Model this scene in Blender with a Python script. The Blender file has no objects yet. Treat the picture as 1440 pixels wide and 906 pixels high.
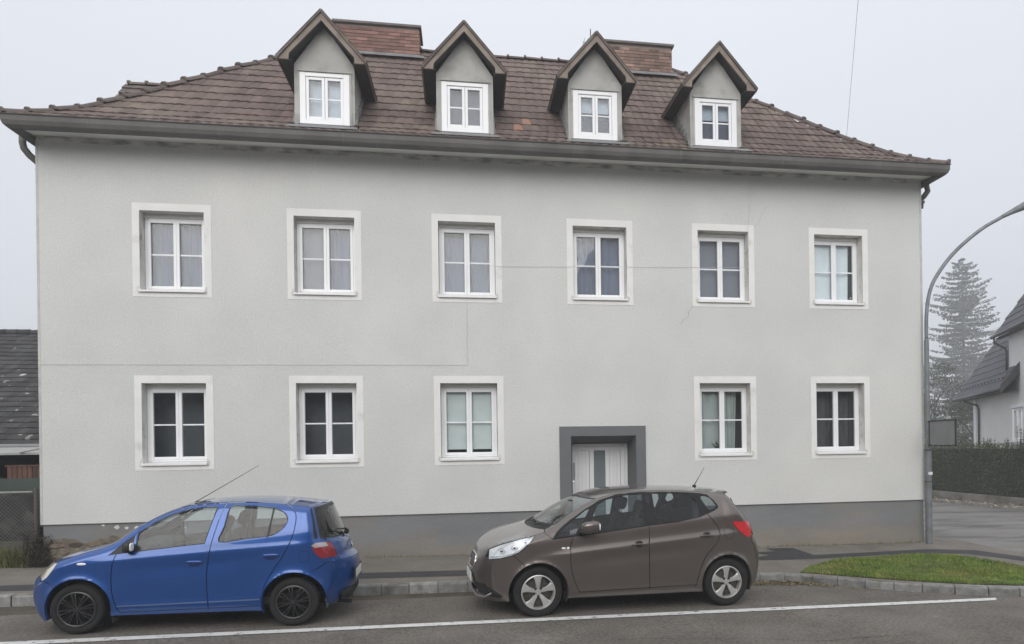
import bpy, bmesh, math, random
import numpy as np
from mathutils import Vector, Matrix, geometry
random.seed(7); RNG = np.random.default_rng(7)
sc = bpy.context.scene
COL = sc.collection
R_ = math.radians

# ------------------------------------------------------------------ camera
cd = bpy.data.cameras.new("camera"); cam = bpy.data.objects.new("camera", cd); COL.objects.link(cam)
PSI, ROLL = 0.160104784, -0.0141103818
fw = Vector((math.sin(PSI), math.cos(PSI), 0.0)); rt = Vector((math.cos(PSI), -math.sin(PSI), 0.0)); up = rt.cross(fw)
c_, s_ = math.cos(ROLL), math.sin(ROLL)
r2 = c_*rt + s_*up; u2 = -s_*rt + c_*up
m = Matrix((r2, u2, -fw)).transposed().to_4x4(); m.translation = Vector((0, -13.3, 2.3))
cam.matrix_world = m
cd.sensor_width = 36; cd.lens = 25.0; cd.sensor_fit = 'HORIZONTAL'
cd.shift_x = -(816.76-720)/1440; cd.shift_y = (626.07-453)/1440
cd.clip_start = .1; cd.clip_end = 2000
sc.camera = cam

# ------------------------------------------------------------------ world, sun, exposure
w = bpy.data.worlds.new("World"); sc.world = w; w.use_nodes = True
SUN_EL, SUN_ROT = R_(30), R_(192)
nt = w.node_tree; nt.nodes.clear()
wo = nt.nodes.new('ShaderNodeOutputWorld'); bg = nt.nodes.new('ShaderNodeBackground')
sky = nt.nodes.new('ShaderNodeTexSky'); sky.sky_type = 'NISHITA'; sky.sun_disc = False
sky.sun_elevation = SUN_EL; sky.sun_rotation = SUN_ROT; sky.dust_density = 6; sky.air_density = 1.0
tc = nt.nodes.new('ShaderNodeTexCoord'); sep = nt.nodes.new('ShaderNodeSeparateXYZ')
nt.links.new(tc.outputs['Generated'], sep.inputs[0])
cr = nt.nodes.new('ShaderNodeValToRGB')                      # overcast: brighter towards the zenith
cr.color_ramp.elements[0].position = 0.0; cr.color_ramp.elements[0].color = (5.3, 5.5, 5.95, 1)
cr.color_ramp.elements[1].position = 1.0; cr.color_ramp.elements[1].color = (8.6, 8.8, 9.2, 1)
e = cr.color_ramp.elements.new(.5); e.color = (6.5, 6.72, 7.2, 1)
nt.links.new(sep.outputs[2], cr.inputs[0])
nz = nt.nodes.new('ShaderNodeTexNoise'); nz.inputs['Scale'].default_value = 1.4; nz.inputs['Detail'].default_value = 3
nt.links.new(tc.outputs['Generated'], nz.inputs['Vector'])
mr = nt.nodes.new('ShaderNodeMapRange'); mr.inputs[3].default_value = .95; mr.inputs[4].default_value = 1.05
nt.links.new(nz.outputs[0], mr.inputs[0])
mu = nt.nodes.new('ShaderNodeVectorMath'); mu.operation = 'SCALE'
nt.links.new(cr.outputs[0], mu.inputs[0]); nt.links.new(mr.outputs[0], mu.inputs[3])
mx = nt.nodes.new('ShaderNodeMix'); mx.data_type = 'RGBA'; mx.inputs[0].default_value = .9
nt.links.new(sky.outputs[0], mx.inputs[6]); nt.links.new(mu.outputs[0], mx.inputs[7])
nt.links.new(mx.outputs[2], bg.inputs[0]); bg.inputs[1].default_value = .1
nt.links.new(bg.outputs[0], wo.inputs[0])
sd = bpy.data.lights.new("sun", 'SUN'); sd.energy = 1.5; sd.angle = R_(50); sd.color = (1, .985, .95)
sun = bpy.data.objects.new("sun", sd); COL.objects.link(sun)
d_ = Vector((math.sin(SUN_ROT)*math.cos(SUN_EL), math.cos(SUN_ROT)*math.cos(SUN_EL), math.sin(SUN_EL)))
sun.rotation_euler = d_.to_track_quat('Z', 'Y').to_euler(); sun.location = (0, -30, 40)
sc.view_settings.view_transform = 'Standard'; sc.view_settings.look = 'None'
sc.view_settings.exposure = 0.50; sc.view_settings.gamma = 1
sc.render.engine = 'CYCLES'
sc.cycles.use_denoising = True
sc.cycles.max_bounces = 8; sc.cycles.transparent_max_bounces = 24; sc.cycles.volume_bounces = 1
sc.cycles.sample_clamp_indirect = 6

# ------------------------------------------------------------------ ground heights
def G(x): return .13 - .018*min(max(x, -14), 24)
def cl(t, a=0., b=1.): return min(max(t, a), b)
def SW(x, y):
    raise_ = .13 - .085*cl((x-9.7)/1.3)*cl((y+2.6)/1.6)
    return G(x) + raise_ + (.04+.0075*cl(x, -8, 10))*cl((y+2.4)/2.4)*cl((11.4-x)/1.5)

# ------------------------------------------------------------------ materials
MATS = {}
def mat(name, col, rough=.8, var=.12, scale=6., bump=0., bscale=80., metal=0., coat=0., spec=.5, attr=False,
        rnd=0., col2=None, c2scale=2., c2lo=.5, c2hi=.62, c2str=1.0, stretch=(1, 1, 1), detail=6, grain=0., gscale=45., dirt=None, lining=None):
    if name in MATS: return MATS[name]
    m = bpy.data.materials.new(name); m.use_nodes = True; t = m.node_tree; N = t.nodes; L = t.links
    b = N['Principled BSDF']; b.inputs['Roughness'].default_value = rough; b.inputs['Metallic'].default_value = metal
    b.inputs['Specular IOR Level'].default_value = spec; b.inputs['Coat Weight'].default_value = coat; b.inputs['Coat Roughness'].default_value = .05
    tcn = N.new('ShaderNodeTexCoord'); mp = N.new('ShaderNodeMapping'); mp.inputs['Scale'].default_value = stretch
    L.new(tcn.outputs['Object'], mp.inputs[0])
    def noise(s, d=detail):
        n = N.new('ShaderNodeTexNoise'); n.inputs['Scale'].default_value = s; n.inputs['Detail'].default_value = d
        L.new(mp.outputs[0], n.inputs['Vector']); return n
    n1 = noise(scale); r = N.new('ShaderNodeMapRange'); r.inputs[1].default_value = .3; r.inputs[2].default_value = .7
    r.inputs[3].default_value = 1-var; r.inputs[4].default_value = 1+var; L.new(n1.outputs[0], r.inputs[0]); fac = r.outputs[0]
    if attr or rnd:
        if attr:
            a = N.new('ShaderNodeAttribute'); a.attribute_name = 'tone'; src = a.outputs['Fac']; lo, hi = (1-attr, 1+attr)
        else:
            a = N.new('ShaderNodeObjectInfo'); src = a.outputs['Random']; lo, hi = (1-rnd, 1+rnd)
        r2_ = N.new('ShaderNodeMapRange'); r2_.inputs[3].default_value = lo; r2_.inputs[4].default_value = hi; L.new(src, r2_.inputs[0])
        mm = N.new('ShaderNodeMath'); mm.operation = 'MULTIPLY'; L.new(fac, mm.inputs[0]); L.new(r2_.outputs[0], mm.inputs[1]); fac = mm.outputs[0]
    if grain:
        ng = noise(gscale, 2); rg = N.new('ShaderNodeMapRange'); rg.inputs[1].default_value = .3; rg.inputs[2].default_value = .7; rg.inputs[3].default_value = 1-grain; rg.inputs[4].default_value = 1+grain
        L.new(ng.outputs[0], rg.inputs[0]); mg = N.new('ShaderNodeMath'); mg.operation = 'MULTIPLY'; L.new(fac, mg.inputs[0]); L.new(rg.outputs[0], mg.inputs[1]); fac = mg.outputs[0]
    base = N.new('ShaderNodeRGB'); base.outputs[0].default_value = (*col, 1); src = base.outputs[0]
    if col2:
        n2 = noise(c2scale, 8); r3 = N.new('ShaderNodeMapRange'); r3.inputs[1].default_value = c2lo; r3.inputs[2].default_value = c2hi
        r3.inputs[4].default_value = c2str
        L.new(n2.outputs[0], r3.inputs[0]); mix = N.new('ShaderNodeMix'); mix.data_type = 'RGBA'
        L.new(r3.outputs[0], mix.inputs[0]); L.new(src, mix.inputs[6]); mix.inputs[7].default_value = (*col2, 1); src = mix.outputs[2]
    if dirt:                                             # splashed mud rising from the foot: colour, top height, softness
        dc, dz, dw = dirt; sx = N.new('ShaderNodeSeparateXYZ'); L.new(tcn.outputs['Object'], sx.inputs[0]); nd = noise(1.6, 7)
        ma = N.new('ShaderNodeMath'); ma.operation = 'MULTIPLY_ADD'; ma.inputs[1].default_value = -.9; L.new(nd.outputs[0], ma.inputs[0]); L.new(sx.outputs[2], ma.inputs[2])
        md = N.new('ShaderNodeMapRange'); md.inputs[1].default_value = dz-.45-dw; md.inputs[2].default_value = dz-.45+dw; md.inputs[3].default_value = .75; md.inputs[4].default_value = 0
        L.new(ma.outputs[0], md.inputs[0]); mq = N.new('ShaderNodeMix'); mq.data_type = 'RGBA'; L.new(md.outputs[0], mq.inputs[0]); L.new(src, mq.inputs[6]); mq.inputs[7].default_value = (*dc, 1); src = mq.outputs[2]
    vm = N.new('ShaderNodeVectorMath'); vm.operation = 'SCALE'; L.new(src, vm.inputs[0]); L.new(fac, vm.inputs[3])
    L.new(vm.outputs[0], b.inputs['Base Color'])
    if bump:
        nb = noise(bscale, 4); bp = N.new('ShaderNodeBump'); bp.inputs['Strength'].default_value = 1; bp.inputs['Distance'].default_value = bump
        L.new(nb.outputs[0], bp.inputs['Height']); L.new(bp.outputs[0], b.inputs['Normal'])
    if lining:                                           # painted shell, cloth-lined on its inner face
        df = N.new('ShaderNodeBsdfDiffuse'); df.inputs[0].default_value = (*lining, 1); ge = N.new('ShaderNodeNewGeometry'); ms = N.new('ShaderNodeMixShader')
        L.new(ge.outputs['Backfacing'], ms.inputs[0]); L.new(b.outputs[0], ms.inputs[1]); L.new(df.outputs[0], ms.inputs[2]); L.new(ms.outputs[0], N['Material Output'].inputs[0])
    MATS[name] = m; return m

def glass(name, tint=(.8, .82, .82), refl=1.0, rough=.0):
    if name in MATS: return MATS[name]
    m = bpy.data.materials.new(name); m.use_nodes = True; t = m.node_tree; N = t.nodes; L = t.links; N.clear()
    o = N.new('ShaderNodeOutputMaterial'); tr = N.new('ShaderNodeBsdfTransparent'); tr.inputs[0].default_value = (*tint, 1)
    g = N.new('ShaderNodeBsdfGlossy'); g.inputs['Roughness'].default_value = rough; f = N.new('ShaderNodeFresnel'); ge = N.new('ShaderNodeNewGeometry'); mi = N.new('ShaderNodeMapRange'); mi.inputs[3].default_value = 1.5; mi.inputs[4].default_value = 1/1.5
    L.new(ge.outputs['Backfacing'], mi.inputs[0]); L.new(mi.outputs[0], f.inputs[0])
    ml = N.new('ShaderNodeMath'); ml.operation = 'MULTIPLY'; ml.inputs[1].default_value = refl; ml.use_clamp = True
    n = N.new('ShaderNodeTexNoise'); n.inputs['Scale'].default_value = 2.2; tcn = N.new('ShaderNodeTexCoord'); L.new(tcn.outputs['Object'], n.inputs[0])
    bp = N.new('ShaderNodeBump'); bp.inputs['Distance'].default_value = .004; L.new(n.outputs[0], bp.inputs['Height']); L.new(bp.outputs[0], g.inputs['Normal'])
    mx = N.new('ShaderNodeMixShader'); L.new(f.outputs[0], ml.inputs[0]); L.new(ml.outputs[0], mx.inputs[0]); L.new(tr.outputs[0], mx.inputs[1]); L.new(g.outputs[0], mx.inputs[2])
    L.new(mx.outputs[0], o.inputs[0]); MATS[name] = m; return m

# ------------------------------------------------------------------ mesh builder
class MB:
    def __init__(s): s.v = []; s.f = []; s.t = []; s.tone = .5; s.mi = []; s.mid = 0
    def add(s, vs, fs):
        o = len(s.v); s.v += [tuple(map(float, q)) for q in vs]; s.t += [s.tone]*len(vs)
        s.f += [tuple(i+o for i in q) for q in fs]; s.mi += [s.mid]*len(fs); return s
    def box(s, x0, x1, y0, y1, z0, z1):
        return s.add([(x0,y0,z0),(x1,y0,z0),(x1,y1,z0),(x0,y1,z0),(x0,y0,z1),(x1,y0,z1),(x1,y1,z1),(x0,y1,z1)],
                     [(0,3,2,1),(4,5,6,7),(0,1,5,4),(1,2,6,5),(2,3,7,6),(3,0,4,7)])
    def rbox(s, x0, x1, y0, y1, z0, z1, b=.01):      # box with chamfered upper/front edges on every side
        b = min(b, (x1-x0)*.45, (y1-y0)*.45, (z1-z0)*.45)
        vs = []; fs = []
        for z, i in ((z0, b), (z0+b, 0), (z1-b, 0), (z1, b)):
            vs += [(x0+i, y0+b if i == 0 else y0+i, z)] if 0 else []
            xs0, xs1, ys0, ys1 = x0+i, x1-i, y0+i, y1-i; k = b*.6
            vs += [(xs0+k, ys0, z), (xs1-k, ys0, z), (xs1, ys0+k, z), (xs1, ys1-k, z), (xs1-k, ys1, z), (xs0+k, ys1, z), (xs0, ys1-k, z), (xs0, ys0+k, z)]
        for r in range(3):
            for j in range(8): fs.append((r*8+j, r*8+(j+1) % 8, r*8+8+(j+1) % 8, r*8+8+j))
        fs.append(tuple(reversed(range(8)))); fs.append(tuple(range(24, 32)))
        return s.add(vs, fs)
    def quad(s, a, b, c, d): return s.add([a, b, c, d], [(0, 1, 2, 3)])
    def prism(s, poly, y0, y1, axis='y'):            # poly in (x,z) -> extruded along y ; axis 'z': poly (x,y) ; 'x': (y,z)
        n = len(poly)
        P = {'y': lambda p, q: (p[0], q, p[1]), 'z': lambda p, q: (p[0], p[1], q), 'x': lambda p, q: (q, p[0], p[1])}[axis]
        vs = [P(p, y0) for p in poly]+[P(p, y1) for p in poly]
        fs = [tuple(range(n)), tuple(reversed(range(n, 2*n)))]+[(i, i+n, (i+1) % n+n, (i+1) % n) for i in range(n)]
        return s.add(vs, fs)
    def tube(s, pts, r, n=8, cap=True):
        pts = [Vector(p) for p in pts]; rs = r if isinstance(r, (list, tuple)) else [r]*len(pts)
        vs = []; fs = []; prev = None
        for i, p in enumerate(pts):
            d = (pts[min(i+1, len(pts)-1)]-pts[max(i-1, 0)]).normalized()
            if prev is None: a = d.orthogonal().normalized()
            else: a = (prev-d*prev.dot(d)).normalized()
            prev = a; b = d.cross(a)
            for k in range(n):
                t = 2*math.pi*k/n; vs.append(p+(a*math.cos(t)+b*math.sin(t))*rs[i])
        for i in range(len(pts)-1):
            for k in range(n): fs.append((i*n+k, i*n+(k+1) % n, (i+1)*n+(k+1) % n, (i+1)*n+k))
        if cap: fs += [tuple(reversed(range(n))), tuple(range((len(pts)-1)*n, len(pts)*n))]
        return s.add(vs, fs)
    def lathe(s, prof, n=40, c=(0, 0, 0), axis='y', sy=1):   # prof (radius, along)
        vs = []; fs = []; k = len(prof)
        for i in range(n):
            t = 2*math.pi*i/n
            for r, a in prof:
                q = (r*math.cos(t), a*sy, r*math.sin(t)) if axis == 'y' else (r*math.cos(t), r*math.sin(t), a)
                vs.append((c[0]+q[0], c[1]+q[1], c[2]+q[2]))
        for i in range(n):
            j = (i+1) % n
            for q in range(k-1): fs.append((i*k+q, i*k+q+1, j*k+q+1, j*k+q))
        return s.add(vs, fs)
    def sq(s, c, r, e=.5, n=16, m_=10, tilt=None):    # superellipsoid: rounded seat, mirror, knob
        vs = []; fs = []
        f = lambda q: math.copysign(abs(q)**e, q)
        for i in range(m_+1):
            ph = -math.pi/2+math.pi*i/m_
            for k in range(n):
                t = 2*math.pi*k/n
                v = Vector((r[0]*f(math.cos(ph))*f(math.cos(t)), r[1]*f(math.cos(ph))*f(math.sin(t)), r[2]*f(math.sin(ph))))
                if tilt is not None: v = tilt @ v
                vs.append(v+Vector(c))
        for i in range(m_):
            for k in range(n): fs.append((i*n+k, i*n+(k+1) % n, (i+1)*n+(k+1) % n, (i+1)*n+k))
        return s.add(vs, fs)
    def build(s, name, mats, parent=None, smooth=False, loc=None, angle=None):
        me = bpy.data.meshes.new(name); me.from_pydata(s.v, [], s.f)
        for q in (mats if isinstance(mats, (list, tuple)) else [mats]): me.materials.append(q)
        if any(s.mi): me.polygons.foreach_set('material_index', s.mi)
        if len(set(s.t)) > 1:
            a = me.attributes.new('tone', 'FLOAT', 'POINT'); a.data.foreach_set('value', s.t)
        me.update()
        if smooth:
            me.polygons.foreach_set('use_smooth', [True]*len(me.polygons))
            if angle:
                me.set_sharp_from_angle(angle=R_(angle))
        return link(name, me, parent, loc)
def link(name, me, parent=None, loc=None):
    o = bpy.data.objects.new(name, me); COL.objects.link(o)
    if parent is not None: o.parent = parent
    if loc is not None: o.location = loc
    return o
def empty(name, loc=(0, 0, 0), rz=0):
    o = bpy.data.objects.new(name, None); COL.objects.link(o); o.location = loc; o.rotation_euler = (0, 0, rz); o.empty_display_size = .3; return o
def tag(o, label=None, cat=None, group=None, kind=None):
    if label: o['label'] = label
    if cat: o['category'] = cat
    if group: o['group'] = group
    if kind: o['kind'] = kind
    return o
def pip(pts, poly):                                   # numpy point in polygon
    pts = np.asarray(pts, float); poly = np.asarray(poly, float); x, y = pts[:, 0], pts[:, 1]; ins = np.zeros(len(pts), bool)
    x0, y0 = poly[:, 0], poly[:, 1]; x1, y1 = np.roll(x0, -1), np.roll(y0, -1)
    for a, b, c, d in zip(x0, y0, x1, y1):
        if b == d: continue
        k = ((b > y) != (d > y)) & (x < (c-a)*(y-b)/(d-b)+a); ins ^= k
    return ins
def cdt(outer, polys, spacing, eps=1e-5, extra=None):
    """triangulate the inside of outer, with polys as constraint loops and a grid of inner points"""
    V = []; E = []
    for P in [outer]+polys:
        o = len(V); V += [tuple(q) for q in P]; E += [(o+i, o+(i+1) % len(P)) for i in range(len(P))]
    a = np.array(outer); lo, hi = a.min(0), a.max(0)
    gx, gy = np.meshgrid(np.arange(lo[0]+spacing/2, hi[0], spacing), np.arange(lo[1]+spacing/2, hi[1], spacing))
    g = np.stack([gx.ravel(), gy.ravel()], 1)+RNG.uniform(-.08, .08, (gx.size, 2))*spacing
    g = g[pip(g, outer)]
    V += [tuple(q) for q in g]
    if extra is not None: V += [tuple(q) for q in extra]
    r = geometry.delaunay_2d_cdt([Vector(v) for v in V], E, [], 0, eps)
    v = np.array([tuple(q) for q in r[0]]); f = np.array([tuple(q) for q in r[2]])
    c = v[f].mean(1); k = pip(c, outer); return v, f[k], c[k]
def sheet(name, outer, zf, m, dz=0., spacing=.6, parent=None, skirt=0):
    v, f, c = cdt(outer, [], spacing)
    b = MB(); b.add([(x, y, zf(x, y)+dz) for x, y in v], [tuple(q) for q in f])
    # make normals point up
    ff = []
    for q in b.f:
        A, B, C = (Vector(b.v[i]) for i in q); ff.append(q if (B-A).cross(C-A).z > 0 else q[::-1])
    b.f = ff
    if skirt:
        n = len(outer); a = sum(outer[i][0]*outer[(i+1) % n][1]-outer[(i+1) % n][0]*outer[i][1] for i in range(n))
        P = outer if a > 0 else outer[::-1]
        for i in range(n):
            p, q = P[i], P[(i+1) % n]
            b.quad((p[0], p[1], zf(*p)+dz-skirt), (q[0], q[1], zf(*q)+dz-skirt), (q[0], q[1], zf(*q)+dz), (p[0], p[1], zf(*p)+dz))
    return b.build(name, m, parent)
def crom(keys, sub):                                  # Catmull-Rom through key points
    K = np.array(keys, float); out = []
    P = np.vstack([2*K[0]-K[1], K, 2*K[-1]-K[-2]])
    for i in range(len(K)-1):
        p0, p1, p2, p3 = P[i:i+4]
        for j in range(sub):
            t = j/sub; out.append(.5*((2*p1)+(-p0+p2)*t+(2*p0-5*p1+4*p2-p3)*t*t+(-p0+3*p1-3*p2+p3)*t**3))
    out.append(K[-1]); return np.array(out)
# ================================================================== GROUND, ROADS
M_asph = mat('asphalt', (.122, .110, .094), .9, .16, 1.7, .006, 90, grain=.38, gscale=30, col2=(.16, .147, .13), c2scale=.7, c2lo=.45, c2hi=.75)
M_asph2 = mat('old_asphalt', (.19, .18, .17), .9, .15, .9, .004, 120, grain=.15, gscale=20, col2=(.12, .115, .11), c2scale=.8, c2lo=.5, c2hi=.62, stretch=(.5, 1.4, 1))
M_walk = mat('sidewalk_asphalt', (.165, .148, .126), .9, .14, 2, .004, 130, grain=.18, gscale=40, col2=(.115, .105, .095), c2scale=1.1, c2lo=.5, c2hi=.72)
M_new = mat('fresh_asphalt', (.036, .036, .038), .85, .18, 5, .004, 150)
M_soil = mat('soil', (.075, .062, .045), .95, .3, 3, .02, 20)
M_paint = mat('road_paint', (.62, .62, .6), .7, .08, 9, .002, 90, col2=(.2, .19, .18), c2scale=13, c2lo=.57, c2hi=.68)
v = []; xs = [-320, -14, -7, 0, 8, 16, 24, 330]; ys = [-320, -20, 0, 20, 330]
g = MB(); g.add([(x, y, G(x)-.02) for y in ys for x in xs], [(j*8+i, j*8+i+1, j*8+i+9, j*8+i+8) for j in range(4) for i in range(7)])
tag(g.build('ground', M_soil), kind='structure')
tag(sheet('road', [(-60, -30), (60, -30), (60, -2.0), (13, -2.0), (10.5, -2.2), (-60, -2.2)], lambda x, y: G(x), M_asph, 0, 2.5), kind='structure')
tag(sheet('side_street', [(10.2, -1.6), (13, -3.6), (22, -5.5), (22, -1), (19.4, 8.9), (18.4, 13.4), (17.6, 30), (11.5, 30), (9.9, 12), (9.4, 1.4), (10.2, 1)], lambda x, y: G(x), M_asph2, .004, 1.2), kind='structure')
KERB = [(-14, -2.55), (-6.25, -2.54), (-1.5, -2.47), (-.2, -2.42), (2.2, -2.38), (4.1, -2.36), (4.8, -2.42), (5.24, -2.52), (5.63, -2.76), (6.27, -3.24), (6.8, -3.56), (7.4, -3.85), (8.05, -4.03), (9.0, -4.14), (10.2, -4.05), (11.4, -3.5), (12.1, -2.7)]
walk = KERB + [(11.75, -1.7), (11.15, -.55), (10.97, .5), (11.3, 1.5), (10.45, 1.75), (9.25, 1.75), (9.25, .04), (-7.1, .04), (-14, .04)]
tag(sheet('sidewalk', walk, SW, M_walk, 0, .5, skirt=.3), kind='structure')
STRIP_F = [(-14, -1.85), (-6.69, -1.78), (-1.77, -1.5), (-.09, -1.5), (3, -1.2), (5.24, -1.02), (6.38, -.96), (7.8, -.82), (8.79, -.7), (9.7, -.9), (10.32, -1.43), (10.8, -1.9)]
STRIP_N = [(10.5, -2.3), (9.87, -1.95), (9.6, -1.59), (9.3, -1.22), (8.5, -1.09), (7.6, -1.14), (6.18, -1.33), (5.11, -1.32), (3, -1.6), (-.09, -1.97), (-1.7, -1.98), (-6.44, -2.23), (-14, -2.3)]
tag(sheet('asphalt_repair_strip', STRIP_F+STRIP_N, SW, M_new, .004, .4), kind='structure')
tag(sheet('asphalt_repair_patch', [(5.0, -1.05), (5.62, -1.05), (5.62, -.86), (5.2, -.55), (5.75, -.55), (5.85, -.05), (5.5, .0), (6.3, .0), (6.35, -.3), (6.35, -.98), (5.6, -1.15)][::1] if 0 else
    [(5.05, -1.12), (5.5, -.88), (5.35, -.58), (5.8, -.52), (5.72, -.22), (6.28, -.24), (6.33, -.95), (6.25, -1.1)], SW, M_new, .008, .3), kind='structure')
tag(sheet('parking_line', [(-9, -4.89), (-4.99, -4.73), (.36, -4.51), (4, -4.36), (7.45, -4.22), (7.56, -4.07), (4, -4.2), (.36, -4.36), (-5.08, -4.575), (-9, -4.735)], lambda x, y: G(x), M_paint, .008, .3), kind='structure')

# kerb stones, each an object
M_kerb = mat('kerb_granite', (.225, .225, .215), .85, .2, 9, .006, 60, rnd=.18, grain=.15, gscale=60, col2=(.10, .098, .085), c2scale=5, c2lo=.5, c2hi=.75)
kp = [Vector((x, y, 0)) for x, y in KERB]; acc = [0]
for a, b in zip(kp, kp[1:]): acc.append(acc[-1]+(b-a).length)
def kpos(s):
    for i in range(len(kp)-1):
        if s <= acc[i+1] or i == len(kp)-2:
            t = (s-acc[i])/(acc[i+1]-acc[i]); return kp[i].lerp(kp[i+1], t)
kroot = empty('kerb', (0, 0, 0)); tag(kroot, kind='structure')
s = 3.0
while s < acc[-1]-.3:
    L_ = random.uniform(.38, .46) if s > 13 else random.uniform(.38, .43)
    a, b = kpos(s+.006), kpos(s+L_-.006); d = (b-a).normalized(); nrm = Vector((d.y, -d.x, 0))
    bm_ = MB(); j = random.uniform(-.006, .008); h = .0+random.uniform(-.004, .006)
    def P(q, off, z): p = q+nrm*off; return (p.x, p.y, z)
    za = [SW(a.x, a.y)+h, SW(b.x, b.y)+h]; ga, gb = G(a.x)-.1, G(b.x)-.1
    secs = []
    for q, zt, gz in ((a, za[0], ga), (a.lerp(b, .33), za[0]*.67+za[1]*.33+random.uniform(-.004, .003), ga), (a.lerp(b, .67), za[0]*.33+za[1]*.67+random.uniform(-.004, .003), gb), (b, za[1], gb)):
        jj = j+random.uniform(-.004, .004)
        secs.append([P(q, .03+jj, gz), P(q, .022+jj, zt-.022), P(q, .002+jj, zt+.002), P(q, -.10, zt+.004), P(q, -.11, zt-.03), P(q, -.11, gz)])
    vs = [p for sec in secs for p in sec]; fs = [(i*6+k, i*6+k+1, i*6+k+7, i*6+k+6) for i in range(3) for k in range(5)]+[(0, 5, 4, 3, 2, 1), (18, 19, 20, 21, 22, 23)]
    bm_.add(vs, [f[::-1] for f in fs]); bm_.build('kerb_stone', M_kerb, kroot)
    s += L_+random.uniform(0, .004)
# far kerb of the side street
M_farkerb = mat('worn_kerb', (.27, .255, .23), .9, .25, 3, .01, 30)
b = MB(); far = [(19.5, 7.4), (19.36, 8.94), (18.75, 12.95), (18.0, 17), (17.9, 28)]
for p, q in zip(far, far[1:]):
    n = Vector((q[1]-p[1], -(q[0]-p[0]), 0)).normalized()*.18
    b.add([(p[0], p[1], G(p[0])-.1), (q[0], q[1], G(q[0])-.1), (q[0], q[1], G(q[0])+.12), (p[0], p[1], G(p[0])+.12), (p[0]+n.x, p[1]+n.y, G(p[0])+.12), (q[0]+n.x, q[1]+n.y, G(q[0])+.12)], [(0, 3, 2, 1), (3, 4, 5, 2)])
tag(b.build('far_kerb', M_farkerb), kind='structure')
tag(sheet('verge', [(19.5, 7.4), (19.36, 8.94), (18.75, 12.95), (18.0, 17), (17.9, 28), (21.6, 28), (21.4, 16), (22, 7)], lambda x, y: G(x)+.115, M_soil, 0, 1.5), kind='structure')

# grass patch (blades are stuff) on its own soil
M_grass = mat('grass_blades', (.155, .225, .040), .7, .3, 3, attr=.5, col2=(.21, .215, .05), c2scale=1.5, c2lo=.45, c2hi=.7)
M_turf = mat('turf_soil', (.06, .075, .02), .95, .3, 6)
GP = [(5.35, -2.40), (5.76, -1.95), (6.2, -1.66), (6.93, -1.33), (7.8, -1.26), (8.5, -1.24), (8.95, -1.4), (9.25, -2.0), (9.6, -2.5), (10.3, -2.9), (11.2, -3.1), (11.2, -3.45), (10.2, -3.9), (9.0, -3.99), (8.1, -3.88), (7.45, -3.70), (6.88, -3.42), (6.35, -3.1), (5.72, -2.63)]
tag(sheet('turf', GP, lambda x, y: SW(x, y)+.012, M_turf, 0, .4), kind='structure')
def blades(name, poly, zf, n, h, m, lean=.5, wd=.006, clump=None):
    b = MB(); a = np.array(poly); lo, hi = a.min(0), a.max(0); k = 0
    while k < n:
        pts = RNG.uniform(lo, hi, (n, 2)); pts = pts[pip(pts, poly)]
        for x, y in pts:
            if k >= n: break
            hh = h*random.uniform(.45, 1.15)*(1+.35*math.sin(x*3.1+math.sin(y*4)*1.3)); t = random.uniform(0, 6.283); lx = math.cos(t)*hh*lean*random.random(); ly = math.sin(t)*hh*lean*random.random()
            u = random.uniform(0, 3.14); wx, wy = math.cos(u)*wd, math.sin(u)*wd; z = zf(x, y); b.tone = cl(random.gauss(.5, .25))
            b.add([(x-wx, y-wy, z), (x+wx, y+wy, z), (x+lx*.5+wx*.7, y+ly*.5+wy*.7, z+hh*.6), (x+lx*.5-wx*.7, y+ly*.5-wy*.7, z+hh*.6), (x+lx*1.3, y+ly*1.3, z+hh)], [(0, 1, 2, 3), (3, 2, 4)]); k += 1
    o = b.build(name, m); tag(o, kind='stuff'); return o
tag(blades('grass', GP, SW, 36000, .050, M_grass), 'short green lawn grass growing in the kerbed bulge beside the sidewalk', 'grass')
# dry leaves and dirt gathered in the gutter behind the brown car, and along the kerbs
M_leaf = mat('dry_leaves', (.15, .11, .05), .9, .3, 5, attr=.6)
b = MB()
def leaf(b, x, y, z, r):
    t = random.uniform(0, 6.28); b.tone = random.random(); tx, ty = random.uniform(-.5, .5), random.uniform(-.5, .5)
    b.add([(x+r*math.cos(t+a)*k, y+r*math.sin(t+a)*k, z+r*(tx*math.cos(t+a)+ty*math.sin(t+a))+.4*r) for a, k in ((0, 1), (1.2, .55), (3.14, .9), (5.0, .55))], [(0, 1, 2, 3)])
for i in range(600):
    x = random.gauss(4.75, .5); q = kpos(min(max(x+14.1, 1), acc[-1]-.1)); y = q.y-.08-abs(random.gauss(0, .14))
    leaf(b, q.x, y, G(x)+random.random()*.03, random.uniform(.012, .03))
for i in range(500):
    q = kpos(random.uniform(3, acc[-1])); leaf(b, q.x, q.y-.06-abs(random.gauss(0, .03)), G(q.x)+.004, random.uniform(.006, .014))
for i in range(160):
    x = random.uniform(-7.5, 11); leaf(b, x, random.uniform(-2.2, -.05) if random.random() < .5 else -.05-abs(random.gauss(0, .06)), SW(x, -.3)+.002, random.uniform(.006, .014))
tag(b.build('fallen_leaves', M_leaf), 'brown dry leaves gathered in the gutter behind the brown car', 'leaves', kind='stuff')

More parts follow.
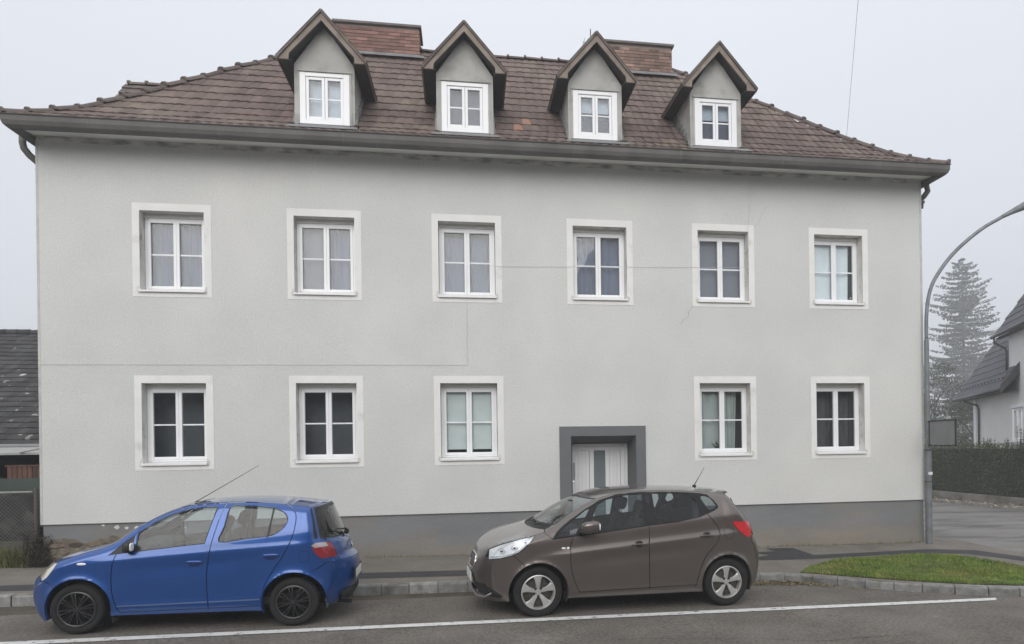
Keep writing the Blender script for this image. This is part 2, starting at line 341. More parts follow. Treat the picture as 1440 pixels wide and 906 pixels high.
# ================================================================== MAIN HOUSE
XL, XR, PLZ, TOP = -7.10, 9.30, 1.08, 7.66
HD = 7.6
M_wall = mat('plaster_wall', (.60, .612, .600), .92, .035, .9, .009, 70, grain=.06, gscale=34, col2=(.655, .652, .632), c2scale=.22, c2lo=.42, c2hi=.62, c2str=.8)
M_plinth = mat('plinth_paint', (.19, .195, .20), .85, .12, 1.2, .004, 60, col2=(.24, .215, .18), c2scale=.9, c2lo=.5, c2hi=.72, stretch=(.5, 1, 1.6), grain=.06, dirt=((.24, .208, .168), .52, .20))
M_sur = mat('surround_paint', (.77, .77, .75), .88, .04, 3, .003, 90, col2=(.50, .48, .44), c2scale=2.6, c2lo=.60, c2hi=.74, c2str=.6)
M_reveal = mat('reveal_plaster', (.66, .65, .62), .9, .12, 4, .004, 60, col2=(.33, .30, .25), c2scale=5, c2lo=.55, c2hi=.75)
M_white = mat('white_frame', (.83, .84, .86), .35, .02, 3)
M_sill = mat('white_sill', (.80, .80, .79), .5, .05, 6)
M_soffit = mat('soffit_render', (.74, .74, .71), .9, .12, 1.2, .003, 60)
M_mould = mat('mouldy_cornice', (.66, .66, .63), .9, .12, 2, .004, 60, col2=(.27, .27, .255), c2scale=3.2, c2lo=.42, c2hi=.66, stretch=(1, 1, 2.5))
M_zinc = mat('weathered_zinc', (.105, .102, .097), .7, .2, 2.5, .001, 30)
M_greyfr = mat('grey_door_surround', (.135, .142, .15), .8, .05, 4, .002, 80)
M_dark = mat('unlit_room_tone', (.115, .125, .14), .9, .1)  # darkness of an unlit room put into the colour
M_glass = glass('window_glass', (.93, .955, .96), 1.25)
house = empty('apartment_house', (0, 0, 0))
tag(house, 'long grey plastered two-storey house with hipped tile roof and four dormers', 'house')
CX = [-4.984, -2.453, .068, 2.568, 5.028, 7.456]
WU = [(c, 'u', i) for i, c in enumerate(CX)]; WL = [(CX[i], 'l', i) for i in (0, 1, 2, 4, 5)]
OW = .52; UT, UB, LT, LB = 6.455, 5.07, 3.475, 2.07
ops = [(c-OW, c+OW, UB, UT) for c, _, _ in WU]+[(c-OW, c+OW, LB, LT) for c, _, _ in WL]+[(1.96, 3.22, PLZ-1, 2.47)]
def holed_wall(b, x0, x1, z0, z1, holes, y=0):
    xs = sorted({x0, x1}|{h[i] for h in holes for i in (0, 1) if x0 < h[i] < x1}); zs = sorted({z0, z1}|{h[i] for h in holes for i in (2, 3) if z0 < h[i] < z1})
    for i in range(len(xs)-1):
        for j in range(len(zs)-1):
            mx, mz = (xs[i]+xs[i+1])/2, (zs[j]+zs[j+1])/2
            if not any(h[0] < mx < h[1] and h[2] < mz < h[3] for h in holes):
                b.quad((xs[i], y, zs[j]), (xs[i+1], y, zs[j]), (xs[i+1], y, zs[j+1]), (xs[i], y, zs[j+1]))
b = MB(); holed_wall(b, XL, XR, PLZ, TOP, ops)
b.quad((XL, .035, PLZ), (XR, .035, PLZ), (XR, 0, PLZ), (XL, 0, PLZ))
for x, sg in ((XL, -1), (XR, 1)):
    q = [(x, 0, PLZ), (x, HD, PLZ), (x, HD, TOP), (x, 0, TOP)]; b.quad(*(q if sg > 0 else q[::-1]))
b.quad((XR, HD, -.3), (XL, HD, -.3), (XL, HD, TOP), (XR, HD, TOP))
b.build('wall', M_wall, house)
b = MB(); holed_wall(b, XL+.02, XR-.02, -.3, PLZ, [(1.96, 3.22, -1, 2), (-7.2, -5.3, -1, .62)], y=.035)
b.quad((XR-.02, .035, -.3), (XR-.02, HD, -.3), (XR-.02, HD, PLZ), (XR-.02, .035, PLZ))
b.quad((XL+.02, HD, .62), (XL+.02, .035, .62), (XL+.02, .035, PLZ), (XL+.02, HD, PLZ))
b.quad((XL+.05, HD, -.3), (XL+.05, .10, -.3), (XL+.05, .10, .62), (XL+.05, HD, .62))
b.build('plinth', M_plinth, house)
# peeled plinth showing rubble masonry at the left corner
M_flake = mat('flaking_render', (.15, .13, .10), .95, .35, 3, .02, 25, col2=(.22, .20, .16), c2scale=6, c2lo=.45, c2hi=.6)
M_stone = mat('rubble_stone', (.125, .095, .07), .95, .35, 7, .02, 30, rnd=.4, col2=(.19, .18, .13), c2scale=6, c2lo=.5, c2hi=.7)
b = MB(); edge = [(-7.08, .80), (-6.8, .84), (-6.6, .82), (-6.45, .74), (-6.25, .80), (-6.05, .87), (-5.85, .84), (-5.6, .92), (-5.35, .90), (-5.1, .80)]
b.add([(x, .028, z) for x, z in edge]+[(x, .031, .2) for x, z in edge], [(i, i+10, i+11, i+1) for i in range(9)]); b.build('bare_render', M_flake, house)
x = -7.06; rowz = .40
for rz_, h in ((.42, .12), (.55, .11), (.67, .09)):
    x = -7.05+random.uniform(0, .1)
    while x < -5.25:
        L_ = random.uniform(.14, .34); q = MB(); hh = h*random.uniform(.8, 1.1); n = 9
        poly = [(x+L_/2+math.cos(2*math.pi*k/n+.3)*L_/2*random.uniform(.80, 1.18), rz_+hh/2+math.sin(2*math.pi*k/n+.3)*hh/2*random.uniform(.85, 1.1)) for k in range(n)]
        c = (x+L_/2, rz_+hh/2); pr = random.uniform(-.005, .008)
        q.add([(a, .03, z) for a, z in poly]+[(c[0]+(a-c[0])*.72, .012-pr, c[1]+(z-c[1])*.7) for a, z in poly], [(k, (k+1) % n, n+(k+1) % n, n+k) for k in range(n)]+[tuple(range(n, 2*n))])
        q.build('stone', M_stone, house, smooth=False); x += L_+random.uniform(.0, .02)
M_chip = mat('white_render_patch', (.62, .60, .56), .9, .1)
for (cx, cz, r) in ((-5.93, 1.0, .05), (-5.78, .985, .035), (-5.63, .99, .035), (-5.42, 1.0, .07), (-5.33, .93, .05), (-6.15, 1.04, .03)):
    q = MB(); n = 10; q.add([(cx+math.cos(2*math.pi*k/n)*r*random.uniform(.6, 1.3), .030, cz+math.sin(2*math.pi*k/n)*r*.7*random.uniform(.6, 1.2)) for k in range(n)], [tuple(range(n))]); q.build('bare_patch', M_chip, house)
for x0, x1 in ((XL, XL+.03), (XR-.04, XR)): b = MB(); b.box(x0-.004, x1+.004, -.004, .03, PLZ, TOP-.06); b.build('corner_bead', mat('corner_bead', (.50, .50, .48), .8), house)
# mouldy line and coved soffit under the gutter
b = MB(); EX0, EX1, EY = -7.29, 9.51, -.55
b.quad((XL, -.004, TOP-.10), (XR, -.004, TOP-.10), (XR, -.006, TOP), (XL, -.006, TOP)); b.build('cornice_band', M_mould, house)
b = MB(); ys_ = [(-.004, TOP-.005), (-.05, TOP-.02), (-.25, TOP-.05), (-.46, TOP-.07)]
for (a, za), (c, zc) in zip(ys_, ys_[1:]):
    ax, cx_ = a*.36, c*.36
    b.quad((XL+ax, a, za), (XL+cx_, c, zc), (XR-cx_, c, zc), (XR-ax, a, za))
    b.quad((XR-ax, a, za), (XR-cx_, c, zc), (XR-cx_, HD-c, zc), (XR-ax, HD-a, za))
    b.quad((XL+cx_, c, zc), (XL+ax, a, za), (XL+ax, HD-a, za), (XL+cx_, HD-c, zc))
b.build('soffit', M_soffit, house)
# box gutter all along the eaves
GPROF = [(-.44, 7.60), (-.45, 7.555), (-.50, 7.53), (-.555, 7.535), (-.60, 7.575), (-.625, 7.64), (-.625, 7.715), (-.645, 7.735), (-.62, 7.75), (-.60, 7.73), (-.50, 7.70)]
def eaves_ring(prof):
    b = MB(); cs = []
    for (o, z) in prof: cs.append([(XL+o+.45, o, z), (XR-o-.42, o, z), (XR-o-.42, HD+.4, z), (XL+o+.45, HD+.4, z)])
    # corners: x offset keeps the corner tips at EX0/EX1
    for p, q in zip(cs, cs[1:]):
        b.quad(p[0], q[0], q[1], p[1]); b.quad(p[1], q[1], q[2], p[2]); b.quad(p[3], q[3], q[0], p[0])
    return b
eaves_ring(GPROF).build('gutter', M_zinc, house)
for x in np.arange(XL, XR, .85):
    pass
for x in np.arange(XL+1.1, XR, 2.0):                      # soldered joints of the gutter
    b = MB(); P0 = [(o*1.008-.002, z-(.004 if z < 7.6 else 0)) for o, z in GPROF[:8]]
    b.add([(x-.012, o, z) for o, z in P0]+[(x+.012, o, z) for o, z in P0], [(i, i+1, 9+i, 8+i) for i in range(7)]); b.build('gutter_joint', mat('joint_zinc', (.13, .13, .125), .7, .2, 8), house)
# downpipes round both ends
for sx, x0 in ((-1, XL), (1, XR)):
    b = MB(); b.tube([(x0+sx*(.25 if sx < 0 else .20), .1, 7.66), (x0+sx*(.25 if sx < 0 else .20), .1, 7.56), (x0+sx*.235, .11, 7.47), (x0+sx*.17, .14, 7.37), (x0+sx*.08, .2, 7.28), (x0+sx*.03, .27, 7.18), (x0+sx*.02, .3, 7.0), (x0+sx*.0-sx*.04, .3, .3)], [.055]*8, 10); b.build('downpipe', M_zinc, house, True)
b = MB(); b.tube([(XR+.10, .1, 7.24), (XR+.09, .1, 7.10)], .028, 8); b.box(XR, XR+.13, .06, .14, 7.20, 7.25); b.build('wall_bracket', M_zinc, house)
# faint cables fixed along the facade
b = MB()
for p, q in (((-7.08, 3.79), (.045, 3.81)), ((.045, 3.81), (.055, 5.63)), ((.055, 5.63), (5.52, 5.75)), ((5.52, 5.75), (5.53, 6.4)), ((5.53, 6.4), (5.62, 7.4))):
    b.tube([(p[0], -.015, p[1]), (q[0], -.015, q[1])], .0026, 5)
b.build('facade_cable', mat('thin_cable', (.545, .555, .545), .7), house)
# hairline cracks
b = MB()
def crack(pts, wd=.004):
    for (a, c) in zip(pts, pts[1:]): b.add([(a[0]-wd, -.003, a[1]), (a[0]+wd, -.003, a[1]), (c[0]+wd, -.003, c[1]), (c[0]-wd, -.003, c[1])], [(0, 1, 2, 3)])
crack([(4.40, 4.98), (4.33, 4.9), (4.30, 4.84), (4.31, 4.78), (4.20, 4.70), (4.14, 4.62)]); crack([(5.67, 6.55), (5.76, 6.62), (5.80, 6.75), (5.88, 6.86), (5.94, 6.98)], .0018)
b.build('plaster_crack', mat('crack_dark', (.30, .30, .29), .9), house)

# ---------------------------------------------------- windows
M_curt = mat('sheer_curtain', (.17, .185, .26), .9, .12, 3, stretch=(3, 1, .3))
M_curt2 = mat('white_curtain', (.84, .87, .90), .9, .05, 3)
M_blind = mat('grey_blind', (.22, .22, .26), .9, .03)
M_blindg = mat('pale_green_blind', (.74, .77, .75), .9, .05, 3)
M_curtg = mat('sage_curtain', (.44, .47, .45), .9, .12, 3, stretch=(3, 1, .3))
M_seal = mat('window_gasket', (.16, .165, .17), .6)
M_muntin = mat('muntin_white', (.80, .82, .85), .4)
def curtain(name, x0, x1, z0, z1, y, m, parent, amp=.012, folds=11, ph=0., flare=0.):
    b = MB(); n = folds*6; vs = []
    for j in range(4):
        z = z0+(z1-z0)*j/3
        for i in range(n+1):
            u = i/n; k = 1+.25*math.sin(u*9+ph)
            xx = x0+(x1-x0)*u + flare*(1-j/3)*(u-.5)
            vs.append((xx, y+amp*math.sin(u*folds*2*math.pi*k+ph+j*.15), z))
    b.add(vs, [(j*(n+1)+i, j*(n+1)+i+1, (j+1)*(n+1)+i+1, (j+1)*(n+1)+i) for j in range(3) for i in range(n)])
    return b.build(name, m, parent, True)
WY = .20
def make_window(c, zb, zt, style, label, wide=OW, y0=0., parent=house, dormer=False):
    """returns the window part: frame mesh with surround, sill, mullion, panes, ... as sub-parts"""
    l, r = c-wide, c+wide; y = y0+WY; HB = zt-.07
    f = MB(); fx0, fx1 = l+.004, r-.004
    fb, ft = zb+.035, HB
    f.rbox(fx0, fx0+.055, y, y+.07, fb, ft, .006); f.rbox(fx1-.055, fx1, y, y+.07, fb, ft, .006)
    f.rbox(fx0+.056, fx1-.056, y+.001, y+.07, ft-.045, ft, .006); f.rbox(fx0+.056, fx1-.056, y+.001, y+.07, fb, fb+.05, .006)
    win = f.build('window', M_white, parent); tag(win, label)
    s_ = MB(); m0, m1 = c-.012, c+.012                                   # two sashes meeting at the mullion
    for a, d in ((fx0+.05, c-.001), (c+.001, fx1-.05)):
        s_.rbox(a, a+.05, y-.012, y+.05, fb+.035, ft-.032, .008); s_.rbox(d-.05, d, y-.012, y+.05, fb+.035, ft-.032, .008)
        s_.rbox(a+.051, d-.051, y-.011, y+.05, fb+.035, fb+.09, .008); s_.rbox(a+.051, d-.051, y-.011, y+.05, ft-.085, ft-.032, .008)
    s_.build('sash', M_white, win)
    zm = (fb+.09+ft-.085)/2
    for a, d in ((fx0+.10, c-.054), (c+.054, fx1-.10)):
        q = MB(); q.box(a, d, y+.014, y+.034, zm-.0125, zm+.0125); q.build('muntin', M_muntin, win)
        for z0, z1 in ((fb+.09, zm-.0125), (zm+.0125, ft-.085)):
            q = MB(); q.box(a, d, y+.022, y+.027, z0, z1); q.build('pane', M_glass, win)
        q = MB(); g = .008
        q.box(a, a+g, y+.016, y+.021, fb+.09, ft-.085); q.box(d-g, d, y+.016, y+.021, fb+.09, ft-.085); q.box(a+g, d-g, y+.016, y+.021, ft-.085-g, ft-.085); q.build('gasket', M_seal, win)
    # sill
    q = MB(); q.prism([(y, zb+.034), (-.045+y0, zb+.008), (-.045+y0, zb-.022), (-.035+y0, zb-.022), (-.035+y0, zb-.004), (y, zb+.02)], l+.0-.01, r+.01, 'x'); q.build('sill', M_sill, win)
    yb = y+.115; gx0, gx1, gz0, gz1 = l+.03, r-.03, zb+.05, HB
    if style == 'sheer': curtain('curtain', gx0, gx1, gz0, gz1, yb, M_curt, win, .02, 9, c)
    elif style == 'sheer_parted':
        curtain('curtain', gx0+.08, gx0+.42, gz0, gz1, yb, M_curt, win, .012, 5, c, .10); curtain('curtain', c-.05, gx1, gz0, gz1, yb, M_curt, win, .018, 7, c)
        q = MB(); q.quad((gx0, yb+.1, gz0), (gx1, yb+.1, gz0), (gx1, yb+.1, gz1), (gx0, yb+.1, gz1)); q.build('net_curtain', M_blind, win)
    elif style == 'sheer_right':
        q = MB(); q.quad((gx0, yb, gz0), (c, yb, gz0), (c, yb, gz1), (gx0, yb, gz1)); q.build('net_curtain', M_blind, win); curtain('curtain', c, gx1, gz0, gz1, yb, M_curt, win, .02, 4, c)
    elif style == 'shutter':
        curtain('curtain', gx0, gx1, gz0, gz1-.16, yb, M_curt, win, .02, 8, c)
    elif style == 'blind':
        q = MB(); q.quad((gx0, yb, gz0), (gx1, yb, gz0), (gx1, yb, gz1), (gx0, yb, gz1)); q.build('blind', M_blind, win)
    elif style == 'white': 
        curtain('curtain', gx0, gx1-.13, gz0, gz1, yb-.03, M_curt2, win, .012, 3, 1.3, -.04)
        q = MB(); q.sq((gx1-.085, y+.07, gz0+.13), (.018, .012, .018), 1, 8, 5); q.build('blind_chain_weight', M_white, win, True)
    elif style == 'green':
        q = MB(); q.rbox(gx0, gx1, y+.078, y+.086, gz0+.13, gz1, .003); q.build('blind', M_blindg, win)
    elif style == 'sage':
        curtain('curtain', gx0, gx0+.62, gz0, gz1, yb, M_curtg, win, .02, 6, 0); curtain('curtain', gx0+.55, gx1-.12, gz0, gz1, yb+.04, M_curtg, win, .02, 5, 2, -.1)
        q = MB()
        for i in range(22):
            a0 = random.uniform(-1.1, 1.1); L_ = random.uniform(.06, .2); px = c-.02+random.uniform(-.06, .06)
            q.tube([(px, y+.09, gz0+.05), (px+math.sin(a0)*L_*.6, y+.085, gz0+.05+L_*.6), (px+math.sin(a0)*L_, y+.08, gz0+.05+L_*.85)], [.004, .012, .001], 4)
        q.build('houseplant', mat('houseplant', (.06, .09, .05), .8), win)
    elif style == 'dark_curtain': curtain('curtain', gx0, gx1, gz0, gz1, yb+.1, mat('charcoal_curtain', (.08, .08, .085), .9, .2, 3, stretch=(3, 1, .3)), win, .02, 9, c)
    elif style == 'half':
        q = MB(); q.rbox(gx0, gx1, yb-.05, yb-.04, zm+.07, gz1, .003); q.build('blind', M_curt2, win)
        q = MB(); q.quad((gx0, yb+.1, gz0), (gx1, yb+.1, gz0), (gx1, yb+.1, gz1), (gx0, yb+.1, gz1)); q.build('net_curtain', M_blind, win)
    q = MB(); yk = yb+.35; q.quad((gx0-.3, yk, gz0-.3), (gx1+.3, yk, gz0-.3), (gx1+.3, yk, gz1+.3), (gx0-.3, yk, gz1+.3)); q.quad((gx0-.3, yk, gz0-.02), (gx1+.3, yk, gz0-.02), (gx1+.3, y+.1, gz0-.02), (gx0-.3, y+.1, gz0-.02)); q.quad((gx0-.02, y+.1, gz0-.3), (gx0-.3, yk, gz0-.3), (gx0-.3, yk, gz1+.3), (gx0-.02, y+.1, gz1+.3)); q.quad((gx1+.02, y+.1, gz0-.3), (gx1+.3, yk, gz0-.3), (gx1+.3, yk, gz1+.3), (gx1+.02, y+.1, gz1+.3)); q.build('unlit_room_panel', M_dark, win)  # dark panels stand in for the unlit room behind the glass
    if dormer: return win
    # reveals and shutter box
    q = MB(); q.quad((l, y0, zb), (l, y+.07, zb), (l, y+.07, zt), (l, y0, zt)); q.quad((r, y+.07, zb), (r, y0, zb), (r, y0, zt), (r, y+.07, zt)); q.quad((l, y0, zt), (l, y+.07, zt), (r, y+.07, zt), (r, y0, zt)); q.quad((l, y+.07, zb), (l, y0, zb), (r, y0, zb), (r, y+.07, zb)); q.build('reveal', M_reveal, win)
    q = MB(); zz = zt-.10 if style == 'shutter' else HB
    q.rbox(l+.003, r-.003, y-.02, y+.08, HB+.002, zt-.002, .004); q.build('shutter_box', mat('shutter_box', (.74, .74, .71), .7, .08, 5), win)
    for sx in (-1, 1):                                   # grime where water runs off the sill ends
        cx_, cz_ = (l-.02 if sx < 0 else r+.02), zb-.005; n = 12
        q = MB(); q.add([(cx_+math.cos(2*math.pi*k/n)*random.uniform(.018, .045), -.0085, cz_+.02+math.sin(2*math.pi*k/n)*random.uniform(.03, .085)) for k in range(n)], [tuple(range(n))]); q.build('sill_stain', mat('sill_grime', (.62, .60, .565), .95, .15, 12), win)
    # raised surround band, four strips
    so, sb = l-.115, r+.118; st, sbt = zt+.13, zb-.105; t = .006
    q = MB()
    q.box(so, l, -t, .0, sbt, st); q.box(r, sb, -t, .0, sbt, st); q.box(l, r, -t, .0, zt, st); q.box(l, r, -t, .0, sbt, zb-.001); q.build('surround', M_sur, win)
    return win
US = [('sheer_parted', 'upper window at the left end with parted sheer curtains'), ('sheer_right', 'upper window with a pale curtain only on its right half'), ('shutter', 'upper window with a lowered dark gap above sheer curtains'),
      ('sheer', 'upper window above the entrance door with sheer curtains'), ('blind', 'upper window with plain dark grey blind'), ('white', 'upper window at the right end with crumpled white curtain')]
for (c, k, i), (st, lb) in zip(WU, US): make_window(c, UB, UT, st, lb)
LS = [('none', 'ground-floor window at the left end with bare dark glass'), ('none', 'ground-floor dark window second from the left'), ('green', 'ground-floor window with pale green blind'), ('sage', 'ground-floor window with sage curtains and a houseplant'), ('dark_curtain', 'ground-floor dark window at the right end')]
for (c, k, i), (st, lb) in zip(WL, LS): make_window(c, LB, LT, st, lb)

# ---------------------------------------------------- entrance
b = MB(); t = .02
b.box(1.74, 1.96, -t, .0, PLZ, 2.655); b.box(3.22, 3.41, -t, .0, PLZ, 2.655); b.box(1.96, 3.22, -t, 0, 2.47, 2.655)
b.box(1.74, 1.96, -t, .034, .0, PLZ); b.box(3.22, 3.41, -t, .034, .0, PLZ)
b.quad((1.96, -t, 0), (2.055, .55, 0), (2.055, .55, 2.33), (1.96, -t, 2.47)); b.quad((3.175, .55, 0), (3.22, -t, 0), (3.22, -t, 2.47), (3.175, .55, 2.33)); b.quad((1.96, -t, 2.47), (2.055, .55, 2.33), (3.175, .55, 2.33), (3.22, -t, 2.47))
b.build('door_surround', M_greyfr, house)
M_door = mat('white_door', (.74, .74, .755), .45, .02)
b = MB(); b.rbox(2.058, 2.115, .53, .6, .3, 2.326, .006); b.rbox(3.115, 3.172, .53, .6, .3, 2.326, .006); b.rbox(2.116, 3.114, .531, .6, 2.265, 2.326, .006)
def dbox(x0, x1, z0, z1): b.rbox(x0, x1, .545, .59, z0, z1, .004)
dbox(2.118, 2.185, .33, 2.262); dbox(2.405, 2.492, .33, 2.262); dbox(2.724, 2.805, .33, 2.262); dbox(3.03, 3.112, .33, 2.262)
for x0, x1 in ((2.186, 2.404), (2.493, 2.723), (2.806, 3.029)): dbox(x0, x1, 2.19, 2.262); dbox(x0, x1, .33, .5)
door = b.build('door', M_door, house)
for x0, x1 in ((2.19, 2.40), (2.81, 3.025)):
    n = 3
    for k in range(n):
        q = MB(); wd = (x1-x0)/n; q.rbox(x0+k*wd+.0008, x0+(k+1)*wd-.0008, .562, .58, .5, 2.188, .0015); q.build('panel_board', M_door, door)
q = MB(); q.box(2.494, 2.722, .565, .575, .5, 2.189); q.build('pane', mat('frosted_pane', (.16, .19, .20), .25, .05), door)
q = MB(); q.tube([(2.085, .50, 1.95), (2.085, .46, 1.93), (2.085, .46, 1.62), (2.085, .50, 1.60)], .012, 8); q.build('handle', mat('brushed_steel', (.6, .6, .6), .3, metal=.9), door)
q = MB(); q.rbox(1.975, 2.01, -.045, -.02, 1.6, 1.63, .004); q.build('doorbell', M_white, house)
q = MB(); q.box(1.9, 3.3, -.3, .6, .1, .40); q.build('doorstep', mat('step_stone', (.3, .29, .27), .9, .1), house)
# ---------------------------------------------------- roof
HB_ = [0, .27, .5, .8, 1.15, 1.5, 2, 2.5, 3, 3.5, 4.33]; HZ_ = [7.74, 7.88, 8.02, 8.24, 8.55, 8.87, 9.36, 9.85, 10.32, 10.79, 11.56]
BM = 4.33; EYB = EY+2*BM
def h_(b): return float(np.interp(b, HB_, HZ_))
S_ = np.concatenate([[0], np.cumsum(np.hypot(np.diff(HB_), np.diff(HZ_)))])
def b_of_s(s): return float(np.interp(s, S_, HB_))
M_tile = mat('roof_tile', (.125, .088, .078), .85, .15, 3, .004, 40, attr=.20, col2=(.16, .125, .10), c2scale=.9, c2lo=.45, c2hi=.7)
M_tile_new = mat('orange_tile', (.29, .155, .115), .85, .1, 5, .003, 40)
M_ridge = mat('ridge_tile', (.12, .095, .085), .85, .25, 4, .005, 30, rnd=.25, col2=(.17, .16, .14), c2scale=3, c2lo=.5, c2hi=.7)
M_deck = mat('roof_deck', (.06, .045, .04), .9, .2)
b = MB()
for (b0, b1) in zip(HB_, HB_[1:]):
    z0, z1 = h_(b0)-.03, h_(b1)-.03
    P = lambda q, z: [(EX0+q, EY+q, z), (EX1-q, EY+q, z), (EX1-q, EYB-q, z), (EX0+q, EYB-q, z)]
    A, B = P(b0, z0), P(b1, z1)
    for i in range(4): j = (i+1) % 4; b.quad(A[i], A[j], B[j], B[i])
roof = b.build('roof', M_deck, house)
DORM = [(-2.42, 'net'), (.07, 'dim'), (2.525, 'half'), (4.93, 'half')]
tb = MB(); tn = MB(); TW = .17; rows = int(S_[-1]/.365)
NP = 7
for k in range(rows+1):
    s0 = k*.365-.03; s1 = min(s0+.40, S_[-1]); b0, b1 = b_of_s(max(s0, 0)), b_of_s(s1)
    if s0 < 0: b0 = -.03
    z0 = h_(b0)+(.0 if b0 >= 0 else -.015); z1 = h_(b1)
    dl = math.hypot(b1-b0, z1-z0); nx_, nz_ = -(z1-z0)/dl, (b1-b0)/dl
    x = EX0+b0+(k % 2)*TW*.5-TW
    jr = random.uniform(-.006, .006)
    while x < EX1-b0:
        cx = x+TW/2
        x += TW
        if cx < EX0+b0 or cx > EX1-b0: continue
        if any((abs(cx-d) < .50 and .62 < (b0+b1)/2 < 2.3) or (abs(cx-d) < .58 and .34 < (b0+b1)/2 < .7) for d, _ in DORM): continue
        m_ = tb; tone = cl(random.gauss(.5, .26)+.25*math.sin(cx*1.3+k*.5)*.3)
        if (abs(cx-1.02) < .1 and k == 3) or (abs(cx-1.22) < .1 and k == 4): m_ = tn
        m_.tone = tone; lift = random.uniform(.030, .038); dz = random.uniform(-.003, .004); tw = random.uniform(-.006, .006); ds = jr*.6+random.uniform(-.005, .005)
        top, low, bot = [], [], []
        for i in range(NP):
            u = i/(NP-1); xx = cx-TW/2+TW*u*1.03; wv = .016*math.sin(u*math.pi)**.8+(.010 if i == 0 else 0)
            xl = min(max(xx, EX0+b0+.02), EX1-b0-.02); xt = min(max(xx, EX0+b1+.02), EX1-b1-.02)
            o = lift+wv+dz+tw*(u-.5)
            low.append((xl, EY+b0+nx_*o-ds, z0+nz_*o)); top.append((xt, EY+b1+nx_*(.012+wv), z1+nz_*(.012+wv))); bot.append((xl, EY+b0+nx_*(o-.034)-ds, z0+nz_*(o-.034)))
        n = NP; m_.add(low+top+bot, [(i, i+1, n+i+1, n+i) for i in range(n-1)]+[(2*n+i, 2*n+i+1, i+1, i) for i in range(n-1)])
t_ = tb.build('roof_tiles', M_tile, roof, True, angle=35); tag(t_, kind='stuff')
t_ = tn.build('replaced_tile', M_tile_new, roof, True, angle=35); tag(t_, 'two bright orange replacement tiles right of the second dormer')
# ridge and hip caps
def cap_mesh(L_):
    b = MB(); n = 8; secs = [(0, .072, 0), (L_*.82, .080, .0), (L_*.88, .080, .0), (L_*.89, .094, .012), (L_, .097, .014)]
    vs = []
    for (t, r, o) in secs:
        for i in range(n+1):
            a = math.pi*i/n; vs.append((r*math.cos(a)*1.15, t, r*math.sin(a)+o-.03))
    b.add(vs, [(j*(n+1)+i, j*(n+1)+i+1, (j+1)*(n+1)+i+1, (j+1)*(n+1)+i) for j in range(len(secs)-1) for i in range(n)])
    b.add([vs[4*(n+1)+i] for i in range(n+1)], [tuple(range(n+1))])
    me = bpy.data.meshes.new('ridge_tile'); me.from_pydata(b.v, [], b.f); me.materials.append(M_ridge)
    me.polygons.foreach_set('use_smooth', [True]*len(me.polygons)); me.set_sharp_from_angle(angle=R_(35)); return me
cme = cap_mesh(.42)
def cap(p, q, par=house):                                            # collar end lies at q
    p, q = Vector(p), Vector(q); d = (q-p).normalized(); z = Vector((0, 0, 1)); xx = d.cross(z).normalized(); zz = xx.cross(d)
    M_ = Matrix((xx, d, zz)).transposed().to_4x4(); o = link('ridge_tile', cme, par); sc_ = (q-p).length/.42
    M_ = M_ @ Matrix.Rotation(random.uniform(-.05, .05), 4, 'X') @ Matrix.Diagonal((1, sc_*1.03, 1, 1)); M_.translation = p+zz*(.038+random.uniform(-.004, .006)); o.matrix_local = M_; return o
nb = 17
for sx, x0 in ((1, EX0), (-1, EX1)):
    for k in range(nb):
        ba, bb = BM*(k+1)/nb, BM*k/nb
        cap((x0+sx*ba, EY+ba, h_(ba)), (x0+sx*bb, EY+bb, h_(bb)))
X0r, X1r = EX0+BM, EX1-BM
for k in range(20):
    a, c = X0r+(X1r-X0r)*k/20, X0r+(X1r-X0r)*(k+1)/20; cap((c, EY+BM, h_(BM)), (a, EY+BM, h_(BM)))

